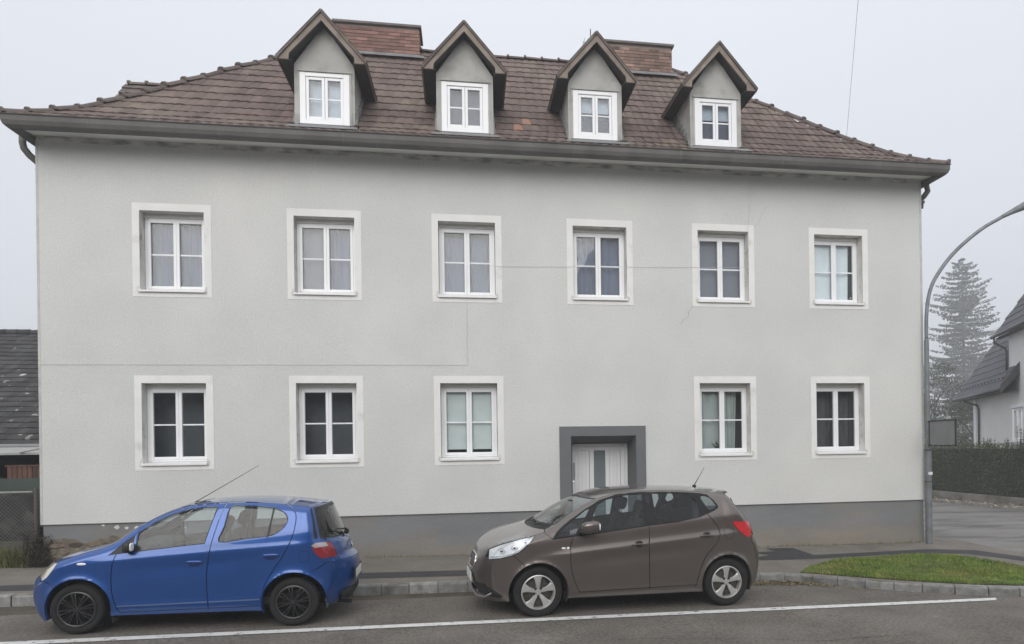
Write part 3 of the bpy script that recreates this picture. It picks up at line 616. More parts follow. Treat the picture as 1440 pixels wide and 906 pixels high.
# ---------------------------------------------------- dormers
M_dwall = mat('dormer_render', (.44, .44, .42), .92, .10, 2, .006, 90, col2=(.27, .265, .25), c2scale=2.5, c2lo=.5, c2hi=.75)
M_board = mat('verge_board', (.235, .190, .158), .7, .25, 4, .002, 50, col2=(.27, .20, .16), c2scale=5, c2lo=.55, c2hi=.7, stretch=(1, 1, 1))
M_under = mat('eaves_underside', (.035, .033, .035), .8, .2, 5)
M_lead = mat('lead_flashing', (.20, .20, .205), .6, .2, 4, .002, 25, metal=.2)
M_darkg = glass('dormer_glass', (.8, .83, .86), 1.0)
def make_dormer(cx, style, label, fx=None):
    T = fx or (lambda x, y, z: (cx+x, y, z))
    def MBT(b): b.v = [T(*q) for q in b.v]; return b
    F, V = .05, -.20; Wd = .52
    yr = lambda z: EY+float(np.interp(z, HZ_, HB_))               # where the main roof reaches height z
    b = MB()                                                       # rendered front with window hole, gable and cheeks
    holed_wall(b, -Wd, Wd, 8.00, 9.19, [(-.43, .43, 8.12, 9.06)], F)
    b.add([(-Wd, F, 9.19), (Wd, F, 9.19), (0, F, 9.92)], [(0, 1, 2)])
    for sg in (-1, 1):
        q = [(sg*Wd, F, 8.0), (sg*Wd, yr(8.5)+.1, 8.3), (sg*Wd, yr(9.19)+.1, 9.0), (sg*Wd, yr(9.19)+.1, 9.19), (sg*Wd, F, 9.19)]
        b.add(q if sg > 0 else q[::-1], [(0, 1, 2, 3, 4)])
    dor = MBT(b).build('dormer', M_dwall, house); tag(dor, label)
    for sg in (-1, 1):                                             # verge boards, boxed at the foot
        poly = [(0, 10.03), (sg*.745, 9.19), (sg*.74, 9.14), (sg*.56, 9.14), (sg*.55, 9.25), (0, 9.865)]
        if sg < 0: poly = poly[::-1]
        b = MB(); b.prism(poly, V, V+.035); MBT(b).build('verge_board', M_board, dor)
        b = MB(); ex, pk = sg*.765, 10.05                          # roof slab with tile colour on top
        yb_, yp = yr(9.17)+.15, yr(10.03)+.2
        top = [(0, V-.03, pk), (ex, V-.03, 9.175), (ex, yb_, 9.175), (0, yp, pk)]; lo = [(x*.985, y, z-.045) for x, y, z in top]
        b.add(top+lo, [(0, 1, 2, 3), (7, 6, 5, 4), (0, 4, 5, 1), (1, 5, 6, 2)]); n5 = 5
        for r5 in range(n5):                                       # overlapping tile courses
            f0, f1 = r5/n5, (r5+1)/n5+.03; A_ = Vector(top[1]).lerp(Vector(top[0]), f0); B_2 = Vector(top[2]).lerp(Vector(top[3]), f0); C_2 = Vector(top[2]).lerp(Vector(top[3]), min(f1, 1)); D_2 = Vector(top[1]).lerp(Vector(top[0]), min(f1, 1)); nu = Vector((sg*.76, 0, .65))
            b.add([A_+nu*(.045 if fx else .012), B_2+nu*(.045 if fx else .03), C_2+nu*.012, D_2+nu*.012, A_, B_2], [(0, 1, 2, 3), (4, 5, 1, 0), (4, 0, 3)])
        MBT(b).build('roof_slope', M_ridge, dor)
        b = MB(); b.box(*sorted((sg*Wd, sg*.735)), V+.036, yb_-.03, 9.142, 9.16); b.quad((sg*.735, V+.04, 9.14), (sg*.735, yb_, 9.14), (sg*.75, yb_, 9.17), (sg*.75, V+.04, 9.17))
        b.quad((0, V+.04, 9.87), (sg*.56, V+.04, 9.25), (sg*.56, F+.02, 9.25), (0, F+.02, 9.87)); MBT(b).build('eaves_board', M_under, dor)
        b = MB(); zz = 8.0
        for i in range(7):                                         # stepped lead along the cheek foot
            z0 = 8.06+i*.16; y0 = max(yr(z0), .14); b.box(*sorted((sg*Wd, sg*(Wd+.035))), y0-.06, y0+.16, z0-.05, z0+.20) if z0 < 9.0 else None
        MBT(b).build('cheek_flashing', M_lead, dor)
    b = MB(); b.box(-.47, .47, F-.035, F, 9.06, 9.085); b.box(-.47, -.432, F-.02, F-.001, 8.12, 9.06); b.box(.432, .47, F-.02, F-.001, 8.12, 9.06); MBT(b).build('window_trim', M_dwall, dor)
    b = MB(); b.rbox(-.43, -.325, F-.012, F+.05, 8.125, 9.055, .006); b.rbox(.325, .43, F-.012, F+.05, 8.125, 9.055, .006); b.rbox(-.324, .324, F-.011, F+.05, 8.98, 9.055, .006); b.rbox(-.324, .324, F-.011, F+.05, 8.125, 8.215, .006)
    MBT(b).build('window_frame', M_white, dor)
    b = MB()
    for a, d in ((-.322, -.003), (.003, .322)):
        b.rbox(a, a+.05, F+.005, F+.05, 8.218, 8.978, .006); b.rbox(d-.05, d, F+.005, F+.05, 8.218, 8.978, .006); b.rbox(a+.051, d-.051, F+.006, F+.05, 8.218, 8.27, .006); b.rbox(a+.051, d-.051, F+.006, F+.05, 8.925, 8.978, .006)
    MBT(b).build('sash', M_white, dor)
    for a, d in ((-.271, -.054), (.054, .271)):
        b = MB(); b.box(a, d, F+.025, F+.04, 8.578, 8.603); MBT(b).build('muntin', M_muntin, dor)
        for z0, z1 in ((8.27, 8.578), (8.603, 8.925)):
            b = MB(); b.box(a, d, F+.03, F+.034, z0, z1); MBT(b).build('pane', M_darkg, dor)
    for k in range(7):
        pa, pb_ = T(0, .18+.34*k, 10.03), T(0, -.16+.34*k, 10.03)
        if fx and .18+.34*k < yr(10.03)+.25: cap(pa, pb_)
    y = F+.12
    b = MB(); b.box(-.5, .5, F+.30, F+.31, 8.05, 9.15); b.box(-.50, -.49, F+.06, F+.30, 8.05, 9.15); b.box(.49, .5, F+.06, F+.3, 8.05, 9.15); b.box(-.49, .49, F+.06, F+.3, 9.1, 9.14); b.box(-.49, .49, F+.06, F+.3, 8.06, 8.1); MBT(b).build('unlit_room_panel', M_dark, dor)  # dark box, the dimness inside the dormer is in its colour
    b = MB()
    if style == 'net': b.quad((-.40, y, 8.15), (.40, y, 8.15), (.40, y, 9.05), (-.40, y, 9.05)); MBT(b).build('net_curtain', M_curt2, dor)
    if style == 'dim': b.quad((-.40, y, 8.15), (.40, y, 8.15), (.40, y, 9.05), (-.40, y, 9.05)); MBT(b).build('blind', M_blind, dor)
    if style == 'half':
        b.quad((-.40, y, 8.68), (.40, y, 8.68), (.40, y, 9.05), (-.40, y, 9.05)); MBT(b).build('blind', M_curt2, dor)
        b = MB(); b.quad((-.40, y+.06, 8.15), (.40, y+.06, 8.15), (.40, y+.06, 9.05), (-.40, y+.06, 9.05)); MBT(b).build('net_curtain', M_blind, dor)
    b = MB(); b.add([(-.50, F-.006, 8.11), (.50, F-.006, 8.11), (.58, -.10, 8.045), (-.58, -.10, 8.045), (.62, -.34, 7.905), (-.62, -.34, 7.905)], [(0, 3, 2, 1), (3, 5, 4, 2)]); MBT(b).build('apron_flashing', M_lead, dor)
    for i in range(0):
        pass
LD = ['leftmost dormer with net curtains in its window', 'second dormer from the left with dark window panes', 'third dormer from the left with half-lowered white blind', 'rightmost dormer with half-lowered white blind']
for (cx, st), lb in zip(DORM, LD): make_dormer(cx, st, lb)
# the same dormer on the left hip, seen from its side: local x -> -y, local y -> x
make_dormer(0, 'dim', 'small dormer on the left hip seen from its side', fx=lambda x, y, z: (EX0-EY+.12+y, 2.72-x, z-.15))

# ---------------------------------------------------- chimneys
M_brick = mat('chimney_brick', (.225, .125, .105), .9, .2, 6, .004, 60, attr=.35)
M_brick2 = mat('old_chimney_brick', (.225, .145, .115), .9, .25, 6, .004, 60, attr=.45, col2=(.12, .09, .08), c2scale=4, c2lo=.55, c2hi=.7)
M_mortar = mat('mortar', (.22, .18, .155), .95, .1)
def chimney(x0, x1, y0, y1, z0, z1, mb_, label, cap_t, bw, bh):
    b = MB(); b.box(x0+.012, x1-.012, y0+.012, y1-.012, z0, z1); ch = b.build('chimney', M_mortar, house); tag(ch, label)
    b = MB(); r = 0; z = z0+.1
    while z+bh < z1:
        for face in range(2):
            if face == 0:
                x = x0-(bw/2 if r % 2 else 0)
                while x < x1-.01:
                    a, c = max(x, x0), min(x+bw-.012, x1)
                    if c-a > .03: b.tone = random.random(); p = random.uniform(0, .005); b.box(a, c, y0-p, y0+.02, z, z+bh-.012)
                    x += bw
            else:
                for xx, sg in ((x0, -1), (x1, 1)):
                    y = y0+.0-(bw/2 if r % 2 else 0)
                    while y < y1:
                        a, c = max(y, y0+.001), min(y+bw-.012, y1)
                        if c-a > .03: b.tone = random.random(); b.box(min(xx, xx-sg*.02), max(xx, xx-sg*.02), a, c, z, z+bh-.012)
                        y += bw
        z += bh; r += 1
    tag(b.build('bricks', mb_, ch), kind='stuff')
    b = MB(); b.rbox(x0-.05, x1+.05, y0-.05, y1+.05, z1, z1+cap_t, .01); b.build('cap_slab', mat('cap_slab', (.15, .135, .125), .85, .2, 4), ch)
    b = MB(); zf = h_(y0-EY)
    b.box(x0-.02, x1+.02, y0-.018, y1+.02, zf-.05, zf+.09); b.add([(x0-.1, y0-.02, zf+.07), (x1+.1, y0-.02, zf+.07), (x1+.12, y0-.26, zf-.10), (x0-.12, y0-.26, zf-.10)], [(0, 3, 2, 1)]); b.build('flashing', M_lead, ch)
    b = MB(); b.add([(x0-.1, y0-.021, zf+.075), (x1+.1, y0-.021, zf+.075), (x1+.12, y0-.27, zf-.095), (x0-.12, y0-.27, zf-.095)], [(0, 3, 2, 1)])
chimney(-2.80, -.93, 3.42, 4.1, 11.0, 11.93, M_brick, 'wide red brick chimney behind the leftmost dormer', .06, .24, .078)
chimney(3.40, 5.08, 3.42, 4.1, 11.0, 11.95, M_brick2, 'weathered brown brick chimney between the two right dormers', .06, .25, .078)
b = MB(); b.tube([(3.14, 3.78, 11.5), (3.14, 3.78, 12.45)], .012, 6); b.tube([(3.26, 3.78, 11.5), (3.26, 3.78, 12.28)], .01, 6)
b.tube([(2.95, 3.78, 12.12), (3.3, 3.78, 12.12)], .008, 5)
for x in (2.97, 3.05, 3.2): b.tube([(x, 3.6, 12.12), (x, 3.96, 12.12)], .005, 4)
b.build('roof_antenna', M_zinc, house)
b = MB(); b.tube([(8.35, .95, 8.88), (8.35, .95, 8.9)], .03, 6)
# ================================================================== CARS
M_tyre = mat('tyre_rubber', (.012, .012, .0125), .9, .15, 8, .001, 60)
M_blackp = mat('black_plastic', (.018, .018, .019), .55, .1)
M_well = mat('wheel_well', (.008, .008, .008), .95)
M_int = mat('interior_dark', (.035, .036, .04), .9, .15)
M_seat = mat('seat_fabric', (.075, .077, .082), .95, .15, 8)
M_seat2 = mat('dark_seat_fabric', (.03, .03, .032), .95, .15, 8)
M_chrome = mat('chrome', (.75, .75, .75), .12, 0, metal=1)
M_alloy = mat('silver_wheel', (.55, .55, .54), .35, .04, 5, metal=.55)
M_hub = mat('black_hubcap', (.026, .026, .028), .32, .1)
M_brake = mat('brake_dark', (.05, .045, .04), .7, .2)
M_cglass = glass('car_glass', (.67, .74, .75), 1.2)
M_cglass_d = glass('car_glass_dark', (.55, .60, .60), 1.2)
M_lampglass = glass('lamp_glass', (.9, .92, .93), 1.6)
M_refl = mat('lamp_reflector', (.93, .94, .96), .30, .02, metal=.1)
M_lampw = mat('lamp_white', (.85, .86, .88), .22, .02, coat=1)
M_cream = mat('lamp_cream', (.62, .60, .50), .25, .04, coat=1)
M_red = mat('lamp_red', (.55, .02, .03), .2, .05, coat=1, lining=(.03, .03, .03)); M_redd = mat('lamp_dark_red', (.27, .014, .022), .2, .1, coat=1, lining=(.03, .03, .03))
M_plate = mat('plate_white', (.72, .72, .70), .5, .02)
M_seam = mat('panel_gap', (.004, .004, .005), .9)
M_mudg = mat('grey_flap', (.10, .095, .09), .8)

def gauss(t): return np.exp(-t*t)
class Car:
    def __init__(s, sp):
        s.sp = sp; s.sub = 5
        s.E = crom(sp['E'], s.sub); s.C = crom(sp['C'], s.sub); s.p = 2.5
        s.ye = s.S(s.E[:, 0], s.E[:, 1])
        s.root = empty(sp['name'], sp['loc'], sp['rz']); s.root.rotation_euler = (0, R_(sp['ry']), sp['rz'])
        tag(s.root, sp['label'], 'car')
    def edge_d(s, x, z):
        P = s.E; A, B = P[:-1], P[1:]; d = B-A; L2 = (d**2).sum(1)
        X = np.stack([x, z], -1)[..., None, :]; t = np.clip(((X-A)*d).sum(-1)/L2, 0, 1); q = A+d*t[..., None]
        return np.sqrt(((X-q)**2).sum(-1)).min(-1)
    def S(s, x, z):
        sp = s.sp; x = np.asarray(x, float); z = np.asarray(z, float)
        y = np.full(np.broadcast(x, z).shape, sp['hw'])
        f = np.clip((sp['xf']-x)/sp['Lf'], 0, None); y -= sp['af']*f**2.1
        r = np.clip((x-sp['xr'])/sp['Lr'], 0, None); y -= sp['ar']*r**2.1
        zb = sp['b0']+sp['b1']*x; u = z-zb
        k = .03; sp_ = k*np.log1p(np.exp(np.clip(u/k, -30, 30)))           # soft tumblehome above the belt
        y -= sp['tum']*sp_ + .10*sp_**2
        y -= .045*np.clip((.42-z)/.3, 0, None)**2                           # tuck towards the sill
        zc = sp['c0']+sp['c1']*x                                            # shoulder crease
        cr = (z-zc); crs = .010*np.log1p(np.exp(np.clip(cr/.010, -30, 30))); y -= sp['cd']*(1-np.exp(-crs/.055))*np.clip(1-np.maximum(0, -u-.3), 0, 1)*np.clip((x+.1)/.5, 0, 1)*np.clip((sp['xr']+.35-x)/.4, 0, 1)
        y -= sp['hol']*gauss((z-(zc-.14))/.09)*np.clip((x-.35)/.4, 0, 1)*np.clip((sp['wb']-.3-x)/.4, 0, 1)
        y += .012*gauss((z-.30)/.05)*np.clip((x-.35)/.2, 0, 1)*np.clip((sp['wb']-.35-x)/.2, 0, 1)
        for cx, cz, R in sp['arch']:                                        # flared arches
            d = np.hypot(x-cx, z-cz)-R; y += .022*np.exp(-np.clip(d, 0, None)/.05)*(z > cz-.2)
        if hasattr(s, 'E'):
            d = s.edge_d(x, z); Rr = .085; q = np.clip(1-d/Rr, 0, 1); y -= .055*q**2.2
        return y
    def side_normal(s, x, z, sg):
        e = .004; dx = (s.S(x+e, z)-s.S(x-e, z))/(2*e); dz = (s.S(x, z+e)-s.S(x, z-e))/(2*e)
        n = np.stack([-dx, np.full_like(dx, 1.0), -dz], -1); n /= np.linalg.norm(n, axis=-1, keepdims=True); n[:, 1] *= sg; return n
    def top(s, ti, v):                                                      # ti float index into E/C
        ti = np.asarray(ti, float); i = np.clip(ti.astype(int), 0, len(s.E)-2); f = (ti-i)[..., None]
        E_ = s.E[i]*(1-f)+s.E[i+1]*f; C_ = s.C[i]*(1-f)+s.C[i+1]*f; ye = s.ye[i]*(1-f[..., 0])+s.ye[i+1]*f[..., 0]
        a = np.abs(v)[..., None]**s.p; P = C_+(E_-C_)*a
        return np.stack([P[..., 0], v*ye, P[..., 1]], -1)
    def top_normal(s, ti, v):
        e = .15; n = len(s.E)-1
        a = s.top(np.clip(ti+e, 0, n), v)-s.top(np.clip(ti-e, 0, n), v); b = s.top(ti, np.clip(v+.02, -1, 1))-s.top(ti, np.clip(v-.02, -1, 1))
        q = np.cross(a, b); q /= np.linalg.norm(q, axis=-1, keepdims=True)+1e-9; return q
    def mesh(s, name, m, V, F, Nn, parent=None):
        me = bpy.data.meshes.new(name); me.from_pydata([tuple(q) for q in V], [], F); me.materials.append(m)
        me.polygons.foreach_set('use_smooth', [True]*len(me.polygons)); me.update()
        if Nn is not None: me.normals_split_custom_set_from_vertices([tuple(q) for q in Nn])
        return link(name, me, parent or s.root)
    def build(s):
        sp = s.sp; Edge = [tuple(q) for q in s.E]
        # bottom outline, rear to front, with wheel arches
        bot = []
        (fx, fz, fr), (rx, rz, rr) = sp['arch']; sz = sp['sill']
        def arc(cx, cz, R, z_end_a, z_end_b):
            a0 = math.asin((z_end_a-cz)/R); a1 = math.pi-math.asin((z_end_b-cz)/R); return [(cx+R*math.cos(a0+(a1-a0)*i/30), cz+R*math.sin(a0+(a1-a0)*i/30)) for i in range(31)]
        bot += arc(rx, rz, rr, Edge[-1][1]+.02, sz); n_ = 24
        x0, x1 = bot[-1][0], fx+math.cos(math.asin((sz-fz)/fr))*fr
        bot += [(x0+(x1-x0)*i/n_, sz) for i in range(1, n_)]
        bot += arc(fx, fz, fr, sz, Edge[0][1]+.03)
        outer = Edge+bot
        polys = [[tuple(q) for q in P] for _, P in sp['side']]
        ext = []
        for d in (.012, .03, .05, .075):                                   # rings near the rounded edge
            for i in range(1, len(Edge)-1):
                t = np.array(Edge[i+1])-np.array(Edge[i-1]); t /= np.linalg.norm(t); ext.append(tuple(np.array(Edge[i])+np.array([t[1], -t[0]])*d))
        for xx in np.arange(-.3, sp['wb']+.4, .03):
            for dz_ in (-.02, -.008, 0, .008, .02, .04): ext.append((xx, sp['c0']+sp['c1']*xx+dz_))
            for dz_ in (-.02, 0, .02): ext.append((xx, sp['b0']+sp['b1']*xx+dz_))
        ext = np.array(ext); ext = ext[pip(ext, outer)]
        v, f, c = cdt(outer, polys, .032, extra=ext)
        v = v + 0.0
        lab = np.full(len(f), -1)
        for k in range(len(polys)-1, -1, -1): lab[pip(c, polys[k])] = k
        off = {}
        out = {}
        for sg in (-1, 1):
            for k in sorted(set(lab)):
                nm = sp['side'][k][0] if k >= 0 else 'body'
                F = f[lab == k]; used, inv = np.unique(F, return_inverse=True); F = inv.reshape(F.shape); P = v[used]
                dep = sp['depth'].get(nm, 0)
                y = s.S(P[:, 0], P[:, 1]); N_ = s.side_normal(P[:, 0], P[:, 1], sg)
                V = np.stack([P[:, 0], y*sg, P[:, 1]], -1)-N_*dep
                tri = []
                for a, b, c_ in F:
                    n = np.cross(V[b]-V[a], V[c_]-V[a]); tri.append((a, b, c_) if n[1]*sg > 0 else (a, c_, b))
                out.setdefault((nm, sg if nm not in ('body', 'bumper', 'bumper_rear', 'bumper_front') else 0), []).append((V, tri, N_))
        # top sweep
        sub = s.sub; nE = len(s.E)
        vs = sorted(set([0]+[a for q in sp['top'] for a in (q[2], q[3])]+[i/14 for i in range(15)]))
        vs = [q for i, q in enumerate(vs) if i == 0 or q-vs[i-1] > .012 or any(abs(q-a) < 1e-6 for t in sp['top'] for a in (t[2], t[3]))]
        vv = np.array([-q for q in vs[::-1] if q > 0]+vs); TI, VV = np.meshgrid(np.arange(nE).astype(float), vv, indexing='ij')
        PT = s.top(TI, VV); NT = s.top_normal(TI, VV)
        # orientation
        cen = np.array([s.sp['wb']/2, 0, .7]); flip = np.einsum('ijk,ijk->ij', NT, PT-cen).mean() < 0
        if flip: NT = -NT
        nv = len(vv); cells = {}
        for i in range(nE-1):
            for j in range(nv-1):
                k = (i+.5)/sub; u = abs(vv[j]+vv[j+1])/2; nm = 'body'; sg = 0
                for (n_m, (k0, k1), v0, v1) in sp['top']:
                    if k0 < k < k1 and v0 < u < v1: nm = n_m; break
                if nm in ('headlight', 'taillight', 'foglamp_recess'): sg = -1 if vv[j] < 0 else 1
                cells.setdefault((nm, sg), []).append((i, j))
        for key, cl_ in cells.items():
            ids = {}; V = []; N_ = []; F = []; dep = sp['depth'].get(key[0], 0)
            for i, j in cl_:
                q = []
                for a, b in ((i, j), (i+1, j), (i+1, j+1), (i, j+1)):
                    if (a, b) not in ids: ids[(a, b)] = len(V); V.append(PT[a, b]-NT[a, b]*dep); N_.append(NT[a, b])
                    q.append(ids[(a, b)])
                n = np.cross(V[q[1]]-V[q[0]], V[q[2]]-V[q[0]])
                F.append(tuple(q) if n.dot(N_[q[0]]) > 0 else tuple(q[::-1]))
            out.setdefault(key, []).append((np.array(V), F, np.array(N_)))
        objs = {}
        for (nm, sg), lst in out.items():
            V = np.vstack([a[0] for a in lst]); F = []; N_ = np.vstack([a[2] for a in lst]); o = 0
            for a in lst: F += [tuple(int(i)+o for i in q) for q in a[1]]; o += len(a[0])
            base = {'door_front': 'door', 'door_rear': 'door', 'seam': 'panel_gap', 'bumper_front': 'bumper', 'bumper_rear': 'bumper'}.get(nm, nm)
            ob = s.mesh(base, sp['mats'][nm], V, F, N_); objs[(nm, sg)] = ob
            if nm == 'seam': ob['kind'] = 'stuff'
            if sp['labels'].get(nm): ob['label'] = sp['labels'][nm]
        s.objs = objs
        # arch lips and wells
        for sg in (-1, 1):
            for (cx, cz, R) in sp['arch']:
                a = np.linspace(-.35, math.pi+.35, 44); x = cx+R*np.cos(a); z = cz+R*np.sin(a); y = s.S(x, z)
                b = MB(); vs_ = [(x[i], y[i]*sg, z[i]) for i in range(44)]+[(x[i]-.01*math.cos(a[i]), (y[i]-.03)*sg, z[i]-.01*math.sin(a[i])) for i in range(44)]
                b.add(vs_, [(i, i+1, 45+i, 44+i) for i in range(43)]); b.build('arch_lip', sp['mats']['body'], s.root, True)
                b = MB(); R2 = R+.004; ya = np.maximum(y-.03, .3)
                vs_ = [(cx+R2*math.cos(t), ya[i]*sg, cz+R2*math.sin(t)) for i, t in enumerate(a)]+[(cx+R2*math.cos(t), .42*sg, cz+R2*math.sin(t)) for t in a]
                b.add(vs_, [(i, i+1, 45+i, 44+i) for i in range(43)]); b.add([(cx, .42*sg, cz)]+vs_[44:], [(0, i+1, i+2) for i in range(43)]); b.build('wheel_well', M_well, s.root)
        b = MB(); b.box(sp['arch'][0][0]+.34, sp['arch'][1][0]-.34, -sp['hw']+.07, sp['hw']-.07, sz-.02, sz+.05); b.box(sp['E'][0][0]+.05, sp['E'][-1][0]-.1, -.45, .45, sz-.01, sz+.06); b.build('underbody', M_well, s.root)
        return s
    def wheel(s, cx, cz, R, sg, yo, style):
        h = .17; w_ = MB(); rr = s.sp['rim']
        prof = [(rr-.01, -.035), (rr+.005, -.018), (rr+.02, -.012), (R-.05, -.006), (R-.02, -.010), (R-.006, -.025), (R, -.045), (R, -h+.05), (R-.006, -h+.02), (R-.03, -h), (rr, -h)]
        w_.lathe(prof, 56, (cx, sg*yo, cz), sy=sg)
        wh = w_.build('wheel', M_tyre, s.root, True, angle=50)
        b = MB()                                                            # barrel + lip
        b.lathe([(rr-.0, -.032), (rr, -.012), (rr-.012, -.008), (rr-.02, -.02), (rr-.022, -.06), (rr-.03, -.12)], 56, (cx, sg*yo, cz), sy=sg)
        mm = {'alloy': M_alloy, 'hub': M_hub}[style]; 
        T = lambda r, a, d: (cx+r*math.cos(a), sg*(yo+d), cz+r*math.sin(a))
        if style == 'alloy':
            n = 5
            for k in range(n):
                a = math.pi/2+2*math.pi*k/n+.02
                secs = [(.03, .62, -.030), (.07, .44, -.024), (.11, .29, -.016), (.16, .265, -.013), (rr-.014, .32, -.017)]
                vs = []
                for r, ha, d in secs:
                    for q in (-1, -.72, 0, .72, 1): vs.append(T(r/math.cos(ha*q) if 0 else r, a+ha*q, d-(.014 if abs(q) == 1 else (-.002 if q == 0 else 0))))
                b.add(vs, [(i*5+j, i*5+j+1, i*5+j+6, i*5+j+5) for i in range(4) for j in range(4)])
            b.lathe([(.001, -.018), (.03, -.016), (.036, -.022), (.042, -.034)], 24, (cx, sg*yo, cz), sy=sg)
            rim = b.build('rim', mm, wh, True, angle=40)
            for k in range(5):
                a = math.pi/2+2*math.pi*(k+.5)/5+.02; q = MB(); q.lathe([(.001, -.010), (.013, -.012), (.015, -.035)], 10, T(.058, a, 0), sy=sg); q.build('wheel_nut', M_blackp, wh)
        else:
            for k in range(8):
                for dl in (-.115, .115):
                    a = 2*math.pi*k/8+dl+.2; vs = []
                    for r, ha, d in ((.03, .30, -.004), (.10, .085, .004), (rr-.03, .052, -.006), (rr-.008, .062, -.014)):
                        for q, dd in ((-1, -.022), (-.5, 0), (.5, 0), (1, -.022)): vs.append(T(r, a+ha*q, d+dd))
                    b.add(vs, [(i*4+j, i*4+j+1, i*4+j+5, i*4+j+4) for i in range(3) for j in range(3)])
            b.lathe([(.001, .006), (.022, .004), (.03, -.008)], 20, (cx, sg*yo, cz), sy=sg)
            b.lathe([(rr-.018, -.010), (rr-.008, -.004), (rr+.004, -.010)], 56, (cx, sg*yo, cz), sy=sg)
            rim = b.build('hubcap', mm, wh, True, angle=40)
        q = MB(); q.lathe([(.001, -.055), (.09, -.055), (.09, -.05), (.13, -.05), (.135, -.06), (rr-.02, -.085)], 32, (cx, sg*yo, cz), sy=sg); q.build('brake_disc', M_brake if style == 'alloy' else M_well, wh)
    def seat(s, x, y, z, m, lean=.35, back=.55, wd=.25):
        b = MB(); b.sq((x, y, z), (.26, wd, .09), .45); Rm = Matrix.Rotation(lean, 3, 'Y'); top_ = Vector((x+.20+math.sin(lean)*back*.5, y, z+.05+math.cos(lean)*back*.5))
        b.sq(top_, (.075, wd*.95, back*.56), .5, 18, 12, Rm); o = b.build('seat', m, s.root, True)
        hx, hz = x+.20+math.sin(lean)*(back+.12), z+.06+math.cos(lean)*(back+.16)
        b = MB(); b.sq((hx, y, hz), (.055, .12, .095), .6, 18, 12, Rm); b.build('headrest', m, o, True)
        b = MB()
        for d in (-.045, .045): b.tube([(hx-.005, y+d, hz-.06), (hx-.05, y+d, hz-.2)], .006, 6)
        b.build('headrest_post', M_chrome, o)
    def on_side(s, x, z, sg=-1, o=0.0): return Vector((x, sg*(float(s.S(np.array([x]), np.array([z]))[0])+o), z))
def seam(pts, wd=.0045):                                                   # thin closed band along a polyline
    P = np.array(pts, float); T = np.gradient(P, axis=0); T /= np.linalg.norm(T, axis=1, keepdims=True); n = np.stack([-T[:, 1], T[:, 0]], 1)*wd
    return [tuple(q) for q in np.vstack([P+n, (P-n)[::-1]])]
def smooth_poly(pts, sub=4, closed=True):
    P = np.array(pts, float); n = len(P); out = []
    for i in range(n):
        p0, p1, p2, p3 = P[(i-1) % n], P[i], P[(i+1) % n], P[(i+2) % n]
        for j in range(sub): t = j/sub; out.append(tuple(.5*((2*p1)+(-p0+p2)*t+(2*p0-5*p1+4*p2-p3)*t*t+(-p0+3*p1-3*p2+p3)*t**3)))
    return out
def curve(pts, sub=5): return crom(pts, sub)
def inset(poly, d):                                                        # shrink a counter-clockwise or clockwise polygon
    P = np.array(poly, float); a = 0.5*np.sum(P[:, 0]*np.roll(P[:, 1], -1)-np.roll(P[:, 0], -1)*P[:, 1]); sgn = 1 if a > 0 else -1; n = len(P); out = []
    for i in range(n):
        e0 = P[i]-P[i-1]; e1 = P[(i+1) % n]-P[i]; n0 = np.array([-e0[1], e0[0]])*sgn/np.linalg.norm(e0); n1 = np.array([-e1[1], e1[0]])*sgn/np.linalg.norm(e1)
        m_ = n0+n1; L = np.linalg.norm(m_); m_ = m_/L; out.append(tuple(P[i]+m_*d/max(m_.dot(n0), .4)))
    return out

# ---------------------------------------------------------------- blue car
M_blue = mat('blue_paint', (.005, .064, .275), .34, .02, 3, metal=.45, lining=(.12, .12, .12), coat=1, spec=.5)
fw_ = [(.60, .925), (.618, 1.145), (.70, 1.205), (.78, 1.262), (.935, 1.342), (1.134, 1.404), (1.30, 1.428), (1.462, 1.434), (1.41, 1.218), (1.362, 1.008), (1.037, .975), (.732, .94)]
rw_full = smooth_poly([(1.60, 1.430), (1.761, 1.442), (1.945, 1.435), (2.105, 1.413), (2.215, 1.372), (2.268, 1.315), (2.275, 1.245), (2.228, 1.166), (2.139, 1.104), (2.053, 1.080), (1.798, 1.052), (1.512, 1.024), (1.552, 1.2)], 3)
div = [(2.094, 1.43), (2.116, 1.43), (2.066, 1.06), (2.044, 1.06)]
front_tri = [(.33, .895), (.478, 1.035), (.592, 1.12), (.572, .925)]
door_f = seam(curve([(.45, .952), (.40, .86), (.375, .70), (.378, .55), (.395, .43), (.43, .31), (.47, .235)]))
door_m = seam(curve([(1.555, 1.480), (1.50, 1.32), (1.455, 1.12), (1.425, .95), (1.395, .72), (1.395, .5), (1.41, .33), (1.41, .235)]))
door_r = seam(curve([(1.563, 1.474), (1.85, 1.478), (2.125, 1.465), (2.267, 1.435), (2.352, 1.355), (2.368, 1.242), (2.334, 1.06), (2.245, .865), (2.12, .66), (2.035, .5), (2.01, .33)]))
door_b = seam([(.47, .238), (1.0, .246), (1.405, .252), (1.99, .262)], .003)
roofs = seam(curve([(.60, 1.166), (.72, 1.262), (.90, 1.357), (1.134, 1.43), (1.35, 1.461), (1.54, 1.470)]), .003)
bump_f = seam(curve([(-.42, .605), (-.33, .61), (-.25, .575), (-.19, .53)]), .0035)
bump_r = seam(curve([(2.80, .735), (2.72, .735), (2.64, .69), (2.56, .65)]), .004)
